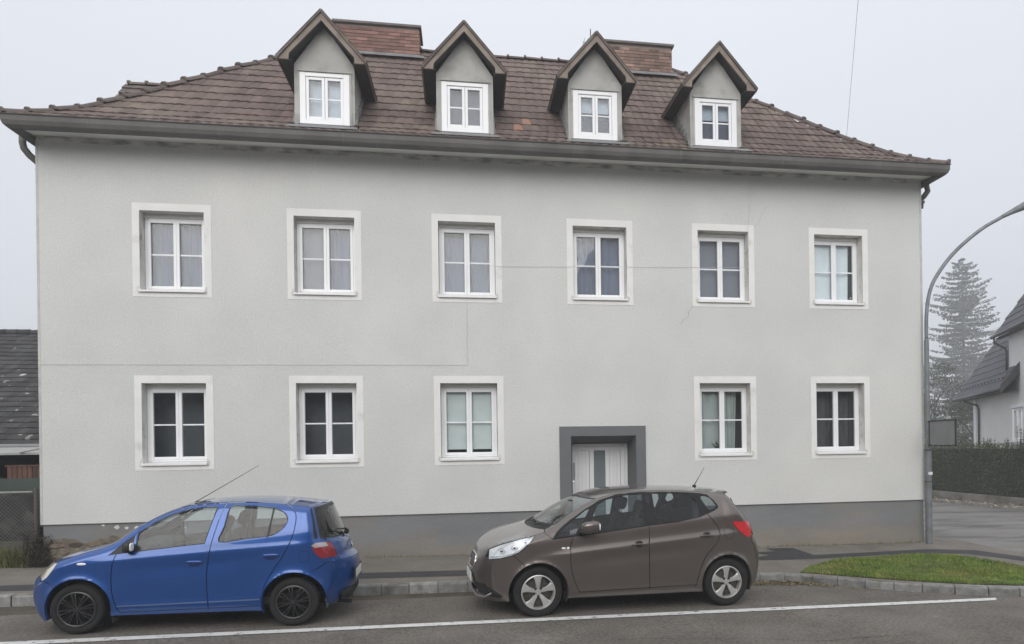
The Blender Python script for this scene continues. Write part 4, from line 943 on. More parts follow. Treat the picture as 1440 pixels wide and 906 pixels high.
blue = dict(name='blue_car', loc=(-4.452, -3.5603, .215), rz=math.atan2(.02118, .99978), ry=1.03, label='blue five-door hatchback with black hubcaps parked facing left', hw=.815, wb=2.37,
    xf=-.13, Lf=.45, af=.26, xr=2.42, Lr=.42, ar=.24, b0=.857, b1=.107, tum=.36, c0=.812, c1=.073, cd=.024, hol=.010, sill=.205, rim=.20,
    arch=[(.03, .29, .352), (2.36, .29, .362)],
    E=[(-.40, .13), (-.510, .24), (-.572, .40), (-.572, .51), (-.512, .585), (-.425, .635), (-.33, .735), (-.235, .812), (-.09, .872), (.06, .925), (.25, .980), (.39, 1.045), (.55, 1.175), (.73, 1.287), (.88, 1.365), (1.04, 1.422), (1.2, 1.456), (1.5, 1.482), (1.8, 1.484), (2.13, 1.463), (2.4, 1.430), (2.53, 1.403), (2.565, 1.30), (2.597, 1.157), (2.625, 1.04), (2.70, .985), (2.755, .90), (2.785, .79), (2.815, .735), (2.83, .62), (2.815, .42), (2.75, .28), (2.69, .20)],
    C=[(-.61, .15), (-.66, .25), (-.69, .40), (-.69, .52), (-.65, .60), (-.575, .655), (-.50, .735), (-.41, .805), (-.26, .868), (-.08, .908), (.10, .955), (.22, 1.005), (.42, 1.15), (.64, 1.28), (.82, 1.372), (1.0, 1.442), (1.16, 1.478), (1.48, 1.505), (1.8, 1.507), (2.13, 1.49), (2.42, 1.457), (2.63, 1.425), (2.70, 1.31), (2.765, 1.157), (2.825, 1.03), (2.875, .96), (2.90, .88), (2.925, .80), (3.0, .735), (3.015, .62), (3.0, .42), (2.92, .28), (2.86, .2)],
    side=[('divider', div), ('door_glass', inset(fw_, .012)), ('rear_glass', [tuple(q) for q in inset(rw_full, .012)]), ('window_rubber', fw_), ('window_rubber', rw_full), ('sail_panel', front_tri),
          ('seam', door_f), ('seam', door_m), ('seam', door_r), ('seam', door_b), ('seam', roofs), ('seam', bump_f), ('seam', bump_r),
          ('headlight', [(-.415, .635), (-.33, .735), (-.235, .812), (-.205, .815), (-.235, .745), (-.30, .66), (-.37, .618)]),
          ('taillight_clear', [(2.555, .962), (2.60, .990), (2.70, .986), (2.73, .935), (2.60, .93)]),
          ('taillight', [(2.56, .945), (2.60, .932), (2.73, .937), (2.80, .84), (2.80, .80), (2.70, .795), (2.655, .802), (2.60, .86)]),
          ('quarter_rubber', [(2.515, 1.40), (2.53, 1.405), (2.625, 1.04), (2.585, 1.035), (2.555, 1.25)]),
          ('trim', [(.43, .305), (.43, .322), (1.40, .338), (1.40, .322)]), ('trim', [(1.42, .322), (1.42, .338), (1.98, .352), (1.99, .334)])],
    top=[('headlight', (5, 7), .62, 1.01), ('windshield', (11.3, 16), -.01, .90), ('windshield_rubber', (11, 11.3), -.01, .93), ('windshield_rubber', (11.3, 16.2), -.01, .93), ('hatch_glass', (21.4, 24), -.01, .88), ('hatch_rubber', (21, 24.2), -.01, .96), ('taillight', (24.99, 27), .90, 1.01), ('lower_grille', (1.2, 2.2), -.01, .6)],
    depth={'door_glass': .012, 'rear_glass': .012, 'window_rubber': .005, 'divider': .004, 'seam': .014, 'sail_panel': .003, 'headlight': -.002, 'taillight': -.003, 'taillight_clear': -.003, 'windshield_rubber': .002, 'windshield': .0, 'hatch_glass': -.001, 'trim': -.006, 'lower_grille': .03},
    mats={'body': M_blue, 'door_glass': M_cglass, 'rear_glass': M_cglass, 'window_rubber': M_blackp, 'divider': M_blackp, 'seam': M_seam, 'sail_panel': M_blackp, 'headlight': M_cream, 'taillight': M_redd, 'taillight_clear': mat('lamp_smoky', (.42, .36, .37), .2, .05, coat=1), 'windshield': M_cglass, 'windshield_rubber': M_blackp, 'hatch_glass': M_cglass_d, 'hatch_rubber': M_blackp, 'quarter_rubber': M_blackp, 'trim': mat('silver_strip', (.12, .2, .42), .3, 0, metal=.5, coat=1), 'lower_grille': M_blackp},
    labels={})
B_ = Car(blue).build()
for sg in (-1, 1):
    for cx in (.01, 2.355): B_.wheel(cx, .285, .286, sg, .80, 'hub')
def rot_about(o): return o
# interior
for y in (-.36, .36): B_.seat(1.12, y, .60, M_seat, .32, .42, .22)
b = MB(); b.sq((1.93, 0, .62), (.26, .58, .1), .4); b.sq((2.26, 0, .88), (.08, .60, .29), .4, tilt=Matrix.Rotation(.25, 3, 'Y')); o = b.build('rear_bench', M_seat, B_.root, True)
for y in (-.33, .33): b = MB(); b.sq((2.24, y, 1.20), (.05, .11, .075), .6); b.build('headrest', M_seat, o, True)
b = MB(); b.box(.5, 2.6, -.70, .70, .26, .34); b.box(.45, .52, -.68, .68, .3, .85); b.build('cabin_floor', M_int, B_.root)
b = MB(); b.sq((.60, 0, .88), (.25, .66, .10), .35); b.build('dashboard', M_int, B_.root, True)
b = MB(); pts = [(.93+.06*math.cos(t)*.5, -.36+.17*math.cos(t), .93+.16*math.sin(t)) for t in np.linspace(0, 2*math.pi, 25)]; b.tube(pts, .014, 6, False); b.tube([(.93, -.51, .93), (.93, -.21, .93)], .02, 6); b.tube([(.93, -.36, .93), (.75, -.36, .86)], .03, 6); b.build('steering_wheel', M_int, B_.root, True)
b = MB(); b.sq((.86, 0, 1.30), (.02, .10, .035), .5); b.build('rear_view_mirror', M_int, B_.root, True)
b = MB()
for sg in (-1, 1): b.tube([(1.50, sg*.72, .9), (1.56, sg*.60, 1.42)], .03, 6)
b.build('pillar_trim', M_int, B_.root)
# mirrors, handles, details
for sg in (-1, 1):
    b = MB(); b.sq((.555, sg*.835, .99), (.045, .07, .062), .6, 20, 12); b.sq((.56, sg*.765, .965), (.04, .06, .03), .7)
    m_ = b.build('wing_mirror', M_blackp, B_.root, True)
    b = MB(); b.sq((.598, sg*.84, .995), (.010, .05, .048), .6); b.build('mirror_glass', M_refl, m_, True)
    for hx, hz in ((1.255, .785), (2.105, .845)):
        p = B_.on_side(hx, hz, sg, .002)
        b = MB(); b.sq((hx, p.y-sg*.012, hz-.008), (.075, .014, .038), .7, 20, 10); shade_bump = b.build('handle_recess_shade', mat('recess_shade_blue', (.006, .025, .14), .35, coat=.6), B_.root, True)  # recess shade painted: a darker blue bump, no real hollow
        b = MB(); b.sq((hx, p.y+sg*.012, hz+.016), (.09, .016, .017), .6, 20, 10); b.build('door_handle', M_blue, B_.root, True)
    p = B_.on_side(.065, .806, sg, 0); b = MB(); b.sq((.065, p.y, .806), (.05, .008, .015), .9, 16, 8); b.build('side_indicator', M_lampw, B_.root, True)
    b = MB(); b.add([(.352, sg*.79, .32), (.352, sg*.62, .32), (.385, sg*.62, .12), (.385, sg*.80, .12)], [(0, 1, 2, 3)]); b.add([(2.71, sg*.74, .30), (2.71, sg*.6, .30), (2.735, sg*.6, .19), (2.735, sg*.74, .19)], [(0, 1, 2, 3)]); b.build('mud_flap', M_mudg, B_.root)
p = B_.on_side(2.475, .835, -1, .0005); b = MB()
n = 28; c0 = [(2.475+.062*math.cos(2*math.pi*i/n), .835+.068*math.sin(2*math.pi*i/n)) for i in range(n+1)]
b.tube([B_.on_side(x, z, -1, -.001) for x, z in c0], .0028, 4, False); b.build('fuel_flap_gap', M_seam, B_.root)
b = MB(); b.tube([(1.03, -.10, 1.447), (1.09, -.10, 1.485), (1.77, -.02, 1.915)], [.009, .005, .0025], 6); b.build('antenna', M_blackp, B_.root)
# hatch: wiper, badge, plate, bumper shelf
b = MB(); A = B_.top(np.array([23.9*5]), np.array([.0]))[0]
b.sq((2.862, -.03, 1.045), (.03, .045, .035), .7); b.tube([(2.875, -.03, 1.05), (2.865, -.16, 1.10), (2.80, -.40, 1.115), (2.775, -.46, 1.115)], [.012, .012, .008, .005], 6); b.build('rear_wiper', M_blackp, B_.root, True)
b = MB(); b.sq((2.865, .0, .985), (.012, .035, .025), .8); b.build('lock_cover', M_chrome, B_.root, True)
b = MB(); pts = [(2.915+.0, .10+.045*math.cos(t), .865+.03*math.sin(t)) for t in np.linspace(0, 2*math.pi, 17)]; b.tube(pts, .006, 5, False); b.build('badge', M_chrome, B_.root, True)
b = MB(); b.rbox(3.008, 3.016, -.26, .26, .47, .58, .002); pl = b.build('number_plate', M_plate, B_.root)
b = MB(); b.box(3.0, 3.012, -.32, .32, .45, .60); b.build('plate_recess', M_blackp, B_.root)
b = MB(); b.sq((2.90, 0, .30), (.07, .5, .06), .4); b.tube([(2.80, -.35, .2), (2.97, -.35, .19)], .025, 10); b.build('exhaust', M_well, B_.root, True)
# hatch shut line
b = MB(); pts = [tuple(B_.top(np.array([k*5.]), np.array([-.90]))[0]+np.array([.0015, 0, 0])) for k in np.linspace(24.1, 27.9, 12)]; b.tube(pts, .004, 4, False)
pts = [tuple(B_.top(np.array([27.9*5]), np.array([q]))[0]+np.array([.001, 0, 0])) for q in np.linspace(-.9, .9, 20)]; b.tube(pts, .004, 4, False); b.build('hatch_gap', M_seam, B_.root)

# ---------------------------------------------------------------- brown car
M_brown = mat('brown_paint', (.135, .115, .103), .30, .02, 3, metal=.6, lining=(.09, .09, .09), coat=1)
dlo = [(.175, .985), (.235, 1.075), (.33, 1.155), (.434, 1.225), (.626, 1.347), (.858, 1.468), (1.093, 1.540), (1.30, 1.562), (1.45, 1.570), (1.75, 1.570), (1.95, 1.566), (2.137, 1.558), (2.30, 1.545), (2.395, 1.525), (2.46, 1.462), (2.512, 1.39), (2.515, 1.355), (2.46, 1.318), (2.373, 1.283), (2.222, 1.229), (1.893, 1.168), (1.528, 1.134), (1.311, 1.108), (.813, 1.047)]
qf = [(.238, 1.012), (.30, 1.088), (.475, 1.222), (.655, 1.342), (.70, 1.355), (.50, 1.035)]
fg = [(.60, 1.052), (.70, 1.19), (.83, 1.415), (.96, 1.475), (1.14, 1.517), (1.30, 1.535), (1.452, 1.541), (1.448, 1.145), (1.204, 1.115), (.894, 1.082)]
rg = [(1.60, 1.545), (1.85, 1.548), (2.10, 1.540), (2.15, 1.50), (2.21, 1.43), (2.262, 1.262), (2.2, 1.236), (1.902, 1.184), (1.61, 1.158)]
rq = [(2.262, 1.51), (2.34, 1.508), (2.405, 1.488), (2.46, 1.425), (2.485, 1.375), (2.45, 1.347), (2.385, 1.325), (2.35, 1.36)]
brown = dict(name='brown_car', loc=(.8061, -3.4133, .108), rz=math.atan2(.09157, .9958), ry=1.03, label='brown five-door hatchback with silver five-spoke wheels parked facing left', hw=.872, wb=2.615,
    xf=-.16, Lf=.47, af=.26, xr=2.62, Lr=.66, ar=.25, b0=.965, b1=.108, tum=.40, c0=.775, c1=.088, cd=.036, hol=.016, sill=.235, rim=.222,
    arch=[(0, .318, .384), (2.62, .335, .388)],
    E=[(-.50, .19), (-.60, .25), (-.64, .40), (-.65, .55), (-.64, .66), (-.63, .73), (-.615, .80), (-.585, .862), (-.45, .935), (-.30, .985), (-.03, 1.048), (.13, 1.098), (.21, 1.135), (.33, 1.205), (.46, 1.295), (.65, 1.398), (.85, 1.490), (1.05, 1.548), (1.25, 1.578), (1.57, 1.592), (2.0, 1.588), (2.4, 1.563), (2.62, 1.542), (2.70, 1.490), (2.80, 1.37), (2.90, 1.25), (2.985, 1.15), (3.04, 1.05), (3.08, .95), (3.15, .86), (3.215, .70), (3.22, .52), (3.17, .33), (3.11, .26)],
    C=[(-.69, .18), (-.745, .25), (-.775, .40), (-.79, .52), (-.765, .64), (-.745, .70), (-.715, .77), (-.67, .84), (-.55, .91), (-.40, .975), (-.17, 1.038), (-.02, 1.080), (.06, 1.115), (.19, 1.19), (.35, 1.285), (.55, 1.393), (.78, 1.488), (1.0, 1.548), (1.22, 1.592), (1.57, 1.620), (2.0, 1.625), (2.4, 1.606), (2.66, 1.586), (2.80, 1.555), (2.90, 1.38), (3.0, 1.25), (3.07, 1.15), (3.14, 1.05), (3.18, .95), (3.24, .85), (3.29, .70), (3.29, .50), (3.25, .33), (3.17, .24)],
    side=[('quarter_glass', qf), ('door_glass', fg), ('rear_glass', rg), ('rear_quarter_glass', rq), ('window_surround', dlo),
          ('headlight', [(-.625, .85), (-.57, .90), (-.455, .955), (-.30, 1.005), (-.02, 1.058), (-.09, .975), (-.17, .898), (-.25, .833), (-.34, .792), (-.47, .752), (-.612, .722), (-.625, .79)]),
          ('taillight', smooth_poly([(2.70, 1.155), (2.76, 1.163), (2.965, 1.150), (3.015, 1.08), (3.03, 1.02), (2.955, .935), (2.83, 1.01), (2.755, 1.08)], 2)),
          ('seam', seam(curve([(.46, 1.02), (.425, .92), (.415, .80), (.42, .65), (.455, .48), (.505, .365), (.53, .30)]))),
          ('seam', seam([(1.498, 1.13), (1.496, 1.0), (1.492, .8), (1.490, .5), (1.49, .30)])),
          ('seam', seam(curve([(2.345, 1.272), (2.42, 1.18), (2.485, 1.09), (2.505, 1.02), (2.49, .94), (2.45, .87), (2.38, .80), (2.28, .68), (2.21, .52), (2.16, .35), (2.14, .30)]))),
          ('seam', seam([(.53, .305), (1.0, .315), (1.5, .32), (2.14, .33)], .004)),
          ('seam', seam(curve([(-.34, .80), (-.28, .76), (-.215, .70), (-.165, .66)]), .0035)),
          ('seam', seam(curve([(.07, 1.09), (.12, 1.045), (.185, .995)]), .0025)),
          ('seam', seam(curve([(3.03, .985), (3.02, .90), (3.07, .80), (3.10, .74)]), .0035)),
          ('fog_recess', [(-.70, .385), (-.60, .370), (-.52, .325), (-.44, .275), (-.50, .25), (-.70, .25)])],
    top=[('headlight', (5.4, 9.7), .93, 1.01), ('windshield', (12.5, 15.9), -.01, .93), ('cowl', (11.2, 12.5), -.01, .90), ('windshield_rubber', (12.3, 16.1), -.01, .95), ('hatch_glass', (23.6, 25.6), -.01, .85), ('hatch_rubber', (23.2, 25.8), -.01, .95), ('taillight', (26.2, 28), .86, 1.01), ('lower_grille', (1.2, 2.4), -.01, .55), ('fog_recess', (1.0, 2.0), .55, 1.01)],
    depth={'door_glass': .008, 'rear_glass': .008, 'quarter_glass': .008, 'rear_quarter_glass': .004, 'window_surround': .003, 'seam': .014, 'headlight': -.003, 'taillight': -.008, 'windshield_rubber': .001, 'cowl': .015, 'hatch_glass': -.001, 'lower_grille': .03, 'fog_recess': .012},
    mats={'body': M_brown, 'door_glass': M_cglass, 'rear_glass': M_cglass, 'quarter_glass': M_cglass, 'rear_quarter_glass': M_cglass, 'window_surround': mat('gloss_black', (.010, .010, .011), .5, 0, spec=.25), 'seam': M_seam, 'headlight': M_lampglass, 'taillight': M_red, 'windshield': M_cglass, 'windshield_rubber': M_blackp, 'cowl': M_blackp, 'hatch_glass': M_cglass_d, 'hatch_rubber': M_blackp, 'lower_grille': M_blackp, 'fog_recess': M_blackp},
    labels={})
V_ = Car(brown).build()
for sg in (-1, 1):
    V_.wheel(0, .318, .322, sg, .845, 'alloy'); V_.wheel(2.623, .336, .322, sg, .845, 'alloy')
for y in (-.38, .38): V_.seat(1.12, y, .66, M_seat2, .30, .50, .23)
b = MB(); b.sq((1.98, 0, .68), (.26, .62, .1), .4); b.sq((2.32, 0, .98), (.08, .64, .32), .4, tilt=Matrix.Rotation(.3, 3, 'Y')); o = b.build('rear_bench', M_seat2, V_.root, True)
for y in (-.35, .35): b = MB(); b.sq((2.36, y, 1.33), (.05, .12, .08), .6); b.build('headrest', M_seat2, o, True)
b = MB(); b.box(.4, 2.9, -.74, .74, .30, .38); b.box(.4, .46, -.72, .72, .3, .9); b.box(2.45, 3.0, -.72, .72, .35, .95); b.box(2.60, 2.98, .62, .70, .9, 1.20); b.box(2.60, 2.98, -.70, -.62, .9, 1.20); b.build('cabin_floor', M_int, V_.root)
b = MB(); b.sq((.42, 0, .97), (.36, .70, .11), .35); b.build('dashboard', M_int, V_.root, True)
b = MB()
for sg in (-1, 1):
    b = MB(); b.tube([(1.50, sg*.78, .95), (1.53, sg*.64, 1.53)], .045, 6); b.build('pillar_trim', M_int, V_.root)
    b = MB(); b.tube([(2.2, sg*.74, 1.2), (2.28, sg*.62, 1.5)], .05, 6); b.build('pillar_trim', M_int, V_.root)
b = MB(); pts = [(.86+.03*math.cos(t), -.38+.17*math.cos(t), 1.02+.16*math.sin(t)) for t in np.linspace(0, 2*math.pi, 25)]; b.tube(pts, .015, 6, False); b.tube([(.86, -.54, 1.02), (.86, -.22, 1.02)], .02, 6); b.tube([(.86, -.38, 1.02), (.65, -.38, .95)], .03, 6); b.build('steering_wheel', M_int, V_.root, True)
b = MB(); b.sq((.62, 0, 1.40), (.02, .12, .035), .5); b.build('rear_view_mirror', M_int, V_.root, True)
for sg in (-1, 1):
    # headlamp internals
    hl = V_.objs[('headlight', sg)]
    b = MB(); P = [V_.on_side(x, z, sg, -.035) for x, z in inset([(-.598, .850), (-.455, .925), (-.30, .975), (-.03, 1.038), (-.09, .975), (-.17, .898), (-.25, .833), (-.34, .792), (-.47, .752), (-.61, .722)], .004)]
    b.add(P, [tuple(range(len(P)))]); b.build('reflector', M_refl, hl)
    for (x, z, r) in ((-.46, .845, .040), (-.31, .89, .034), (-.17, .955, .018)):
        q = MB(); q.tube([V_.on_side(x+r*math.cos(t), z+.85*r*math.sin(t), sg, -.024) for t in np.linspace(0, 2*math.pi, 21)], .0045, 5, False); q.build('lamp_ring', M_chrome, hl, True)
        q = MB(); p = V_.on_side(x, z, sg, -.032); q.sq(p, (r*.55, .006, r*.45), .9, 16, 8); q.build('lamp_bowl', mat('lamp_grey', (.35, .36, .38), .2, 0, metal=.6), hl, True)
    b = MB(); b.tube([V_.on_side(x, z, sg, -.014) for x, z in ((-.59, .76), (-.45, .785), (-.34, .82), (-.24, .87), (-.13, .955))], .008, 5); b.build('lamp_strip', M_lampw, hl, True)
    b = MB(); b.sq((.655, sg*.975, 1.150), (.122, .085, .078), .66, 24, 14, Matrix.Rotation(-.12, 3, 'Y')); m_ = b.build('wing_mirror', M_brown, V_.root, True)
    b = MB(); b.sq((.60, sg*.93, 1.090), (.085, .09, .030), .6); b.tube([(.60, sg*.90, 1.09), (.57, sg*.80, 1.055)], .028, 8); b.build('mirror_foot', M_blackp, m_, True)
    b = MB(); b.sq((.752, sg*.985, 1.155), (.018, .06, .05), .6); b.build('mirror_glass', M_refl, m_, True)
    for hx, hz in ((1.345, .893), (2.312, .983)):
        p = V_.on_side(hx, hz, sg, .0)
        b = MB(); b.sq((hx-.0, p.y-sg*.006, hz+.004), (.052, .012, .048), .8, 20, 10); b.build('handle_recess_shade', mat('recess_shade_brown', (.012, .010, .009), .4), V_.root, True)  # near-black bump paints the shade of a hollow under the handle
        b = MB(); b.sq((hx+.0, p.y+sg*.022, hz+.004), (.098, .014, .013), .55, 20, 10); b.build('door_handle', M_brown, V_.root, True)
    p = V_.on_side(.345, .872, sg, 0); b = MB(); b.sq((.325, p.y, .872), (.03, .009, .013), .9, 16, 8); b.sq((.385, p.y, .872), (.018, .009, .017), .9, 16, 8); b.build('side_indicator', M_lampw, V_.root, True)
b = MB(); n = 32; b.tube([V_.on_side(2.642+.072*math.cos(2*math.pi*i/n), 1.012+.08*math.sin(2*math.pi*i/n), -1, -.001) for i in range(n+1)], .003, 4, False); b.build('fuel_flap_gap', M_seam, V_.root)
b = MB(); b.sq((2.50, 0, 1.61), (.03, .02, .018), .8); b.tube([(2.50, 0, 1.62), (2.58, 0, 1.75), (2.66, 0, 1.885)], [.008, .004, .0025], 6); b.build('antenna', M_blackp, V_.root)
# grille, plate, wipers, spoiler
b = MB()
gp = [(-.24, .70), (-.27, .655), (-.26, .60), (-.18, .565), (.18, .565), (.26, .60), (.27, .655), (.24, .70), (.18, .745), (-.18, .745)]
def fr(y, z, o=0.): return (float(np.interp(z, [.55, .64, .70, .77], [-.785, -.768, -.748, -.718]))+.20*abs(y/.62)**2.5-o, y, z)
b.add([fr(y, z, .004) for y, z in gp], [tuple(range(len(gp)))]); gr = b.build('grille', M_blackp, V_.root)
b = MB(); b.tube([fr(y, z, .008) for y, z in smooth_poly(gp, 3)+[gp[0]]], .011, 6, False); b.build('grille_frame', M_chrome, gr, True)
b = MB()
for k in range(6): b.tube([fr(-.24+.08*i, .585+k*.028, .008) for i in range(7)], .003, 4)
b.build('grille_mesh', M_blackp, gr)
b = MB(); b.rbox(-.806, -.796, -.26, .26, .40, .51, .002); b.build('number_plate', M_plate, V_.root)
b = MB(); b.tube([(-.58, -.66, .30), (-.66, -.6, .245), (-.74, -.4, .235), (-.76, 0, .235), (-.74, .4, .235), (-.66, .6, .245), (-.58, .66, .30)], .012, 6); b.build('lower_trim', M_chrome if 0 else mat('dull_trim', (.25, .25, .25), .4, metal=.5), V_.root, True)
b = MB(); b.tube([(.06, -.25, 1.125), (.12, -.45, 1.160), (.10, -.62, 1.150)], .010, 6); b.tube([(.04, .30, 1.125), (.10, .0, 1.165), (.09, -.15, 1.155)], .010, 6); b.build('wiper', M_blackp, V_.root, True)
b = MB(); b.tube([(2.86, -.45, 1.46), (2.95, -.40, 1.33), (3.02, -.2, 1.22)], [.006, .01, .014], 6); b.build('rear_wiper', M_blackp, V_.root, True)
b = MB(); b.sq((2.70, 0, 1.548), (.11, .56, .022), .5, 24, 10); b.build('spoiler', M_brown, V_.root, True)
# ================================================================== MORE SETTING (below)
# street lamp at the house corner
M_galv = mat('galvanised_steel', (.20, .215, .225), .55, .18, 5, .001, 40, metal=.35, col2=(.12, .125, .13), c2scale=3, c2lo=.5, c2hi=.7)
lamp = empty('street_lamp', (9.285, -.13, .2)); tag(lamp, 'tall curved grey steel street lamp at the right corner of the house', 'street lamp')
b = MB(); b.tube([(0, 0, -.1), (0, 0, 1.86)], .066, 18); b.tube([(0, 0, 1.86), (0, 0, 1.90)], [.066, .048], 18, False); b.tube([(0, 0, 1.9), (0, 0, 4.13)], .047, 18); b.tube([(0, 0, 4.13), (0, 0, 4.16)], [.047, .038], 18, False); b.build('pole', M_galv, lamp, True, angle=40)
b = MB(); ap = crom([(0, 0, 4.12), (.015, 0, 4.70), (.12, 0, 5.21), (.38, 0, 5.63), (.75, 0, 6.03), (1.28, 0, 6.44), (1.76, 0, 6.71)], 6); b.tube([tuple(q) for q in ap], .037, 12); b.build('arm', M_galv, lamp, True)
b = MB(); b.tube([(1.72, 0, 6.69), (2.0, 0, 6.83), (2.35, 0, 6.99), (2.75, 0, 7.14), (2.95, 0, 7.2)], [.035, .055, .09, .10, .04], 14); b.build('lamp_head', M_galv, lamp, True)
for z in (2.50, 2.09, 1.90, 1.26, 1.43):
    b = MB(); b.tube([(0, 0, z-.015), (0, 0, z+.015)], .072 if z < 1.95 else .056, 18); b.build('clamp_band', mat('dark_band', (.07, .07, .07), .6) if z in (1.26, 1.90) else M_galv, lamp, True, angle=40)
b = MB(); b.rbox(-.045, .045, -.075, -.064, 1.395, 1.455, .002); b.build('number_tag', mat('tag_white', (.7, .72, .74), .5), lamp)
sb = empty('sign_board', (9.285, -.13, 0)); tag(sb, 'grey framed board clamped to the lamp post, seen from the side', 'sign board')
dv = Vector((-.16, -1.06, 0)); 
def sbx(t0, t1, z0, z1, w_):
    n = Vector((dv.y, -dv.x, 0)).normalized()*w_; a, c = dv*t0, dv*t1; b = MB()
    P = [a-n, c-n, c+n, a+n]; b.add([(q.x, q.y, z0) for q in P]+[(q.x, q.y, z1) for q in P], [(0, 3, 2, 1), (4, 5, 6, 7), (0, 1, 5, 4), (1, 2, 6, 5), (2, 3, 7, 6), (3, 0, 4, 7)]); return b
sbx(.08, .97, 2.215, 2.675, .006).build('panel', mat('grey_panel', (.21, .215, .22), .5, .15, 3), sb)
for z in (2.19, 2.68): sbx(.03, 1.0, z-.012, z+.012, .014).build('frame_bar', M_blackp, sb)
for t in (.07, .975): sbx(t, t+.02, 2.2, 2.67, .012).build('frame_upright', M_blackp, sb)
# overhead wire from the right hip across the street
b = MB(); w0, w1 = Vector((8.15, .85, 8.75)), Vector((6.17, -3, 9.22)); d = (w1-w0)
b.tube([tuple(w0+d*t+Vector((0, 0, .0008*(t*4)**2))) for t in np.linspace(0, 7, 20)], .0032, 5); tag(b.build('overhead_wire', mat('wire_grey', (.38, .38, .39), .6)), 'thin overhead wire rising from the right end of the roof', 'wire')

# foliage helper: many small leaf faces around given clump centres
def leaves(b, c, r, n, s, flat=1.):
    C_ = np.array(c); d = RNG.normal(size=(n, 3)); d /= np.linalg.norm(d, axis=1)[:, None]; rad = RNG.uniform(.45, 1.05, n)**.6
    P = C_+d*rad[:, None]*np.array(r)
    t0 = cl(random.gauss(.5, .28))
    for p in P:
        u = RNG.normal(size=3); u /= np.linalg.norm(u); v = np.cross(u, RNG.normal(size=3)); v /= np.linalg.norm(v)+1e-9; k = s*random.uniform(.6, 1.3); u[2] *= flat
        b.tone = cl(t0+random.uniform(-.25, .25)); b.add([p-u*k, p+v*k*.5, p+u*k, p-v*k*.5], [(0, 1, 2, 3)])
M_fol = mat('tree_foliage', (.045, .060, .030), .8, .2, 1, attr=.5); M_foldk = mat('conifer_foliage', (.058, .072, .062), .8, .2, 1, attr=.4)
M_bark = mat('bark', (.07, .06, .05), .95, .25, 6, .01, 20)
M_hedge = mat('hedge_foliage', (.066, .092, .030), .8, .25, 1.2, attr=.55, col2=(.075, .065, .03), c2scale=1.1, c2lo=.55, c2hi=.75)
# hedge and low wall across the side street
hz = empty('hedge', (20.0, 12, .1)); tag(hz, 'long clipped dark green hedge in front of the white neighbouring house', 'hedge')
hp = [Vector((20.35, 2.5, 0)), Vector((20.2, 8.7, 0)), Vector((19.9, 14.9, 0)), Vector((19.6, 20, 0))]
b = MB(); core = MB()
for p, q in zip(hp, hp[1:]):
    n = int((q-p).length/.11)
    for i in range(n):
        a = p.lerp(q, i/n)
        for z in np.arange(.22, 2.05, .16):
            fx = -.42+random.uniform(-.06, .05); b_top = z > 1.9
            leaves(b, (a.x+fx, a.y, z), (.10, .12, .12), 9, .035)
        for xx in (-.3, -.1, .15, .4): leaves(b, (a.x+xx, a.y, 1.99+.05*math.sin(a.y*1.7)+.04*math.sin(a.y*5.3+xx*3)+random.uniform(-.07, .10)), (.14, .12, .10), 10, .035)
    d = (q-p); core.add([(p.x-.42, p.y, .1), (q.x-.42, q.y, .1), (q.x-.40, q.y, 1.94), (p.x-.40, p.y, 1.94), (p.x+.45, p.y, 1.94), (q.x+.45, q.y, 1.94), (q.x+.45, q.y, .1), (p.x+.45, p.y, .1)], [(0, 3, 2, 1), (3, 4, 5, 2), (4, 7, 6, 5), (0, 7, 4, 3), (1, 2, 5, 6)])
for o in (b.build('hedge_leaves', M_hedge, hz), ): tag(o, kind='stuff'); o.location = -hz.location
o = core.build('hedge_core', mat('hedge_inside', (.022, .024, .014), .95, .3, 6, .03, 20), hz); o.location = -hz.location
b = MB()
for p, q in zip(hp, hp[1:]): b.add([(p.x-.62, p.y, -.5), (q.x-.62, q.y, -.5), (q.x-.6, q.y, .16), (p.x-.6, p.y, .16), (p.x-.4, p.y, .18), (q.x-.4, q.y, .18)], [(0, 3, 2, 1), (3, 4, 5, 2)])
tag(b.build('low_garden_wall', mat('old_concrete', (.20, .185, .16), .95, .25, 2, .01, 20, col2=(.10, .095, .07), c2scale=1.4, c2lo=.45, c2hi=.65)), 'low weathered concrete wall under the hedge', 'wall')
b = MB()
for i in range(70):
    y = random.uniform(7.5, 11.8); x = 20.1+random.uniform(-.2, .4); h = random.uniform(.15, .75)*(1.2 if 8.8 < y < 10 else .6); t = random.uniform(-.15, .15)
    b.tone = .5; b.tube([(x, y, 1.9), (x+t, y+t, 1.95+h)], [.008, .003], 4)
    for k in range(int(h*22)): leaves(b, (x+t*k/(h*22), y+t*k/(h*22), 1.95+k/22), (.05, .05, .05), 3, .03)
tag(b.build('shrub_shoots', M_hedge), 'loose leafy shoots growing up out of the hedge top', 'shrub', kind='stuff')
b = MB()
for i in range(260): leaf(b, random.uniform(18.2, 19.6), random.uniform(8, 15), G(19)+.13, random.uniform(.03, .08))
tag(b.build('verge_litter', mat('verge_litter', (.30, .26, .2), .95, .3, attr=.5)), 'pale leaves and grit along the far kerb', 'leaves', kind='stuff')

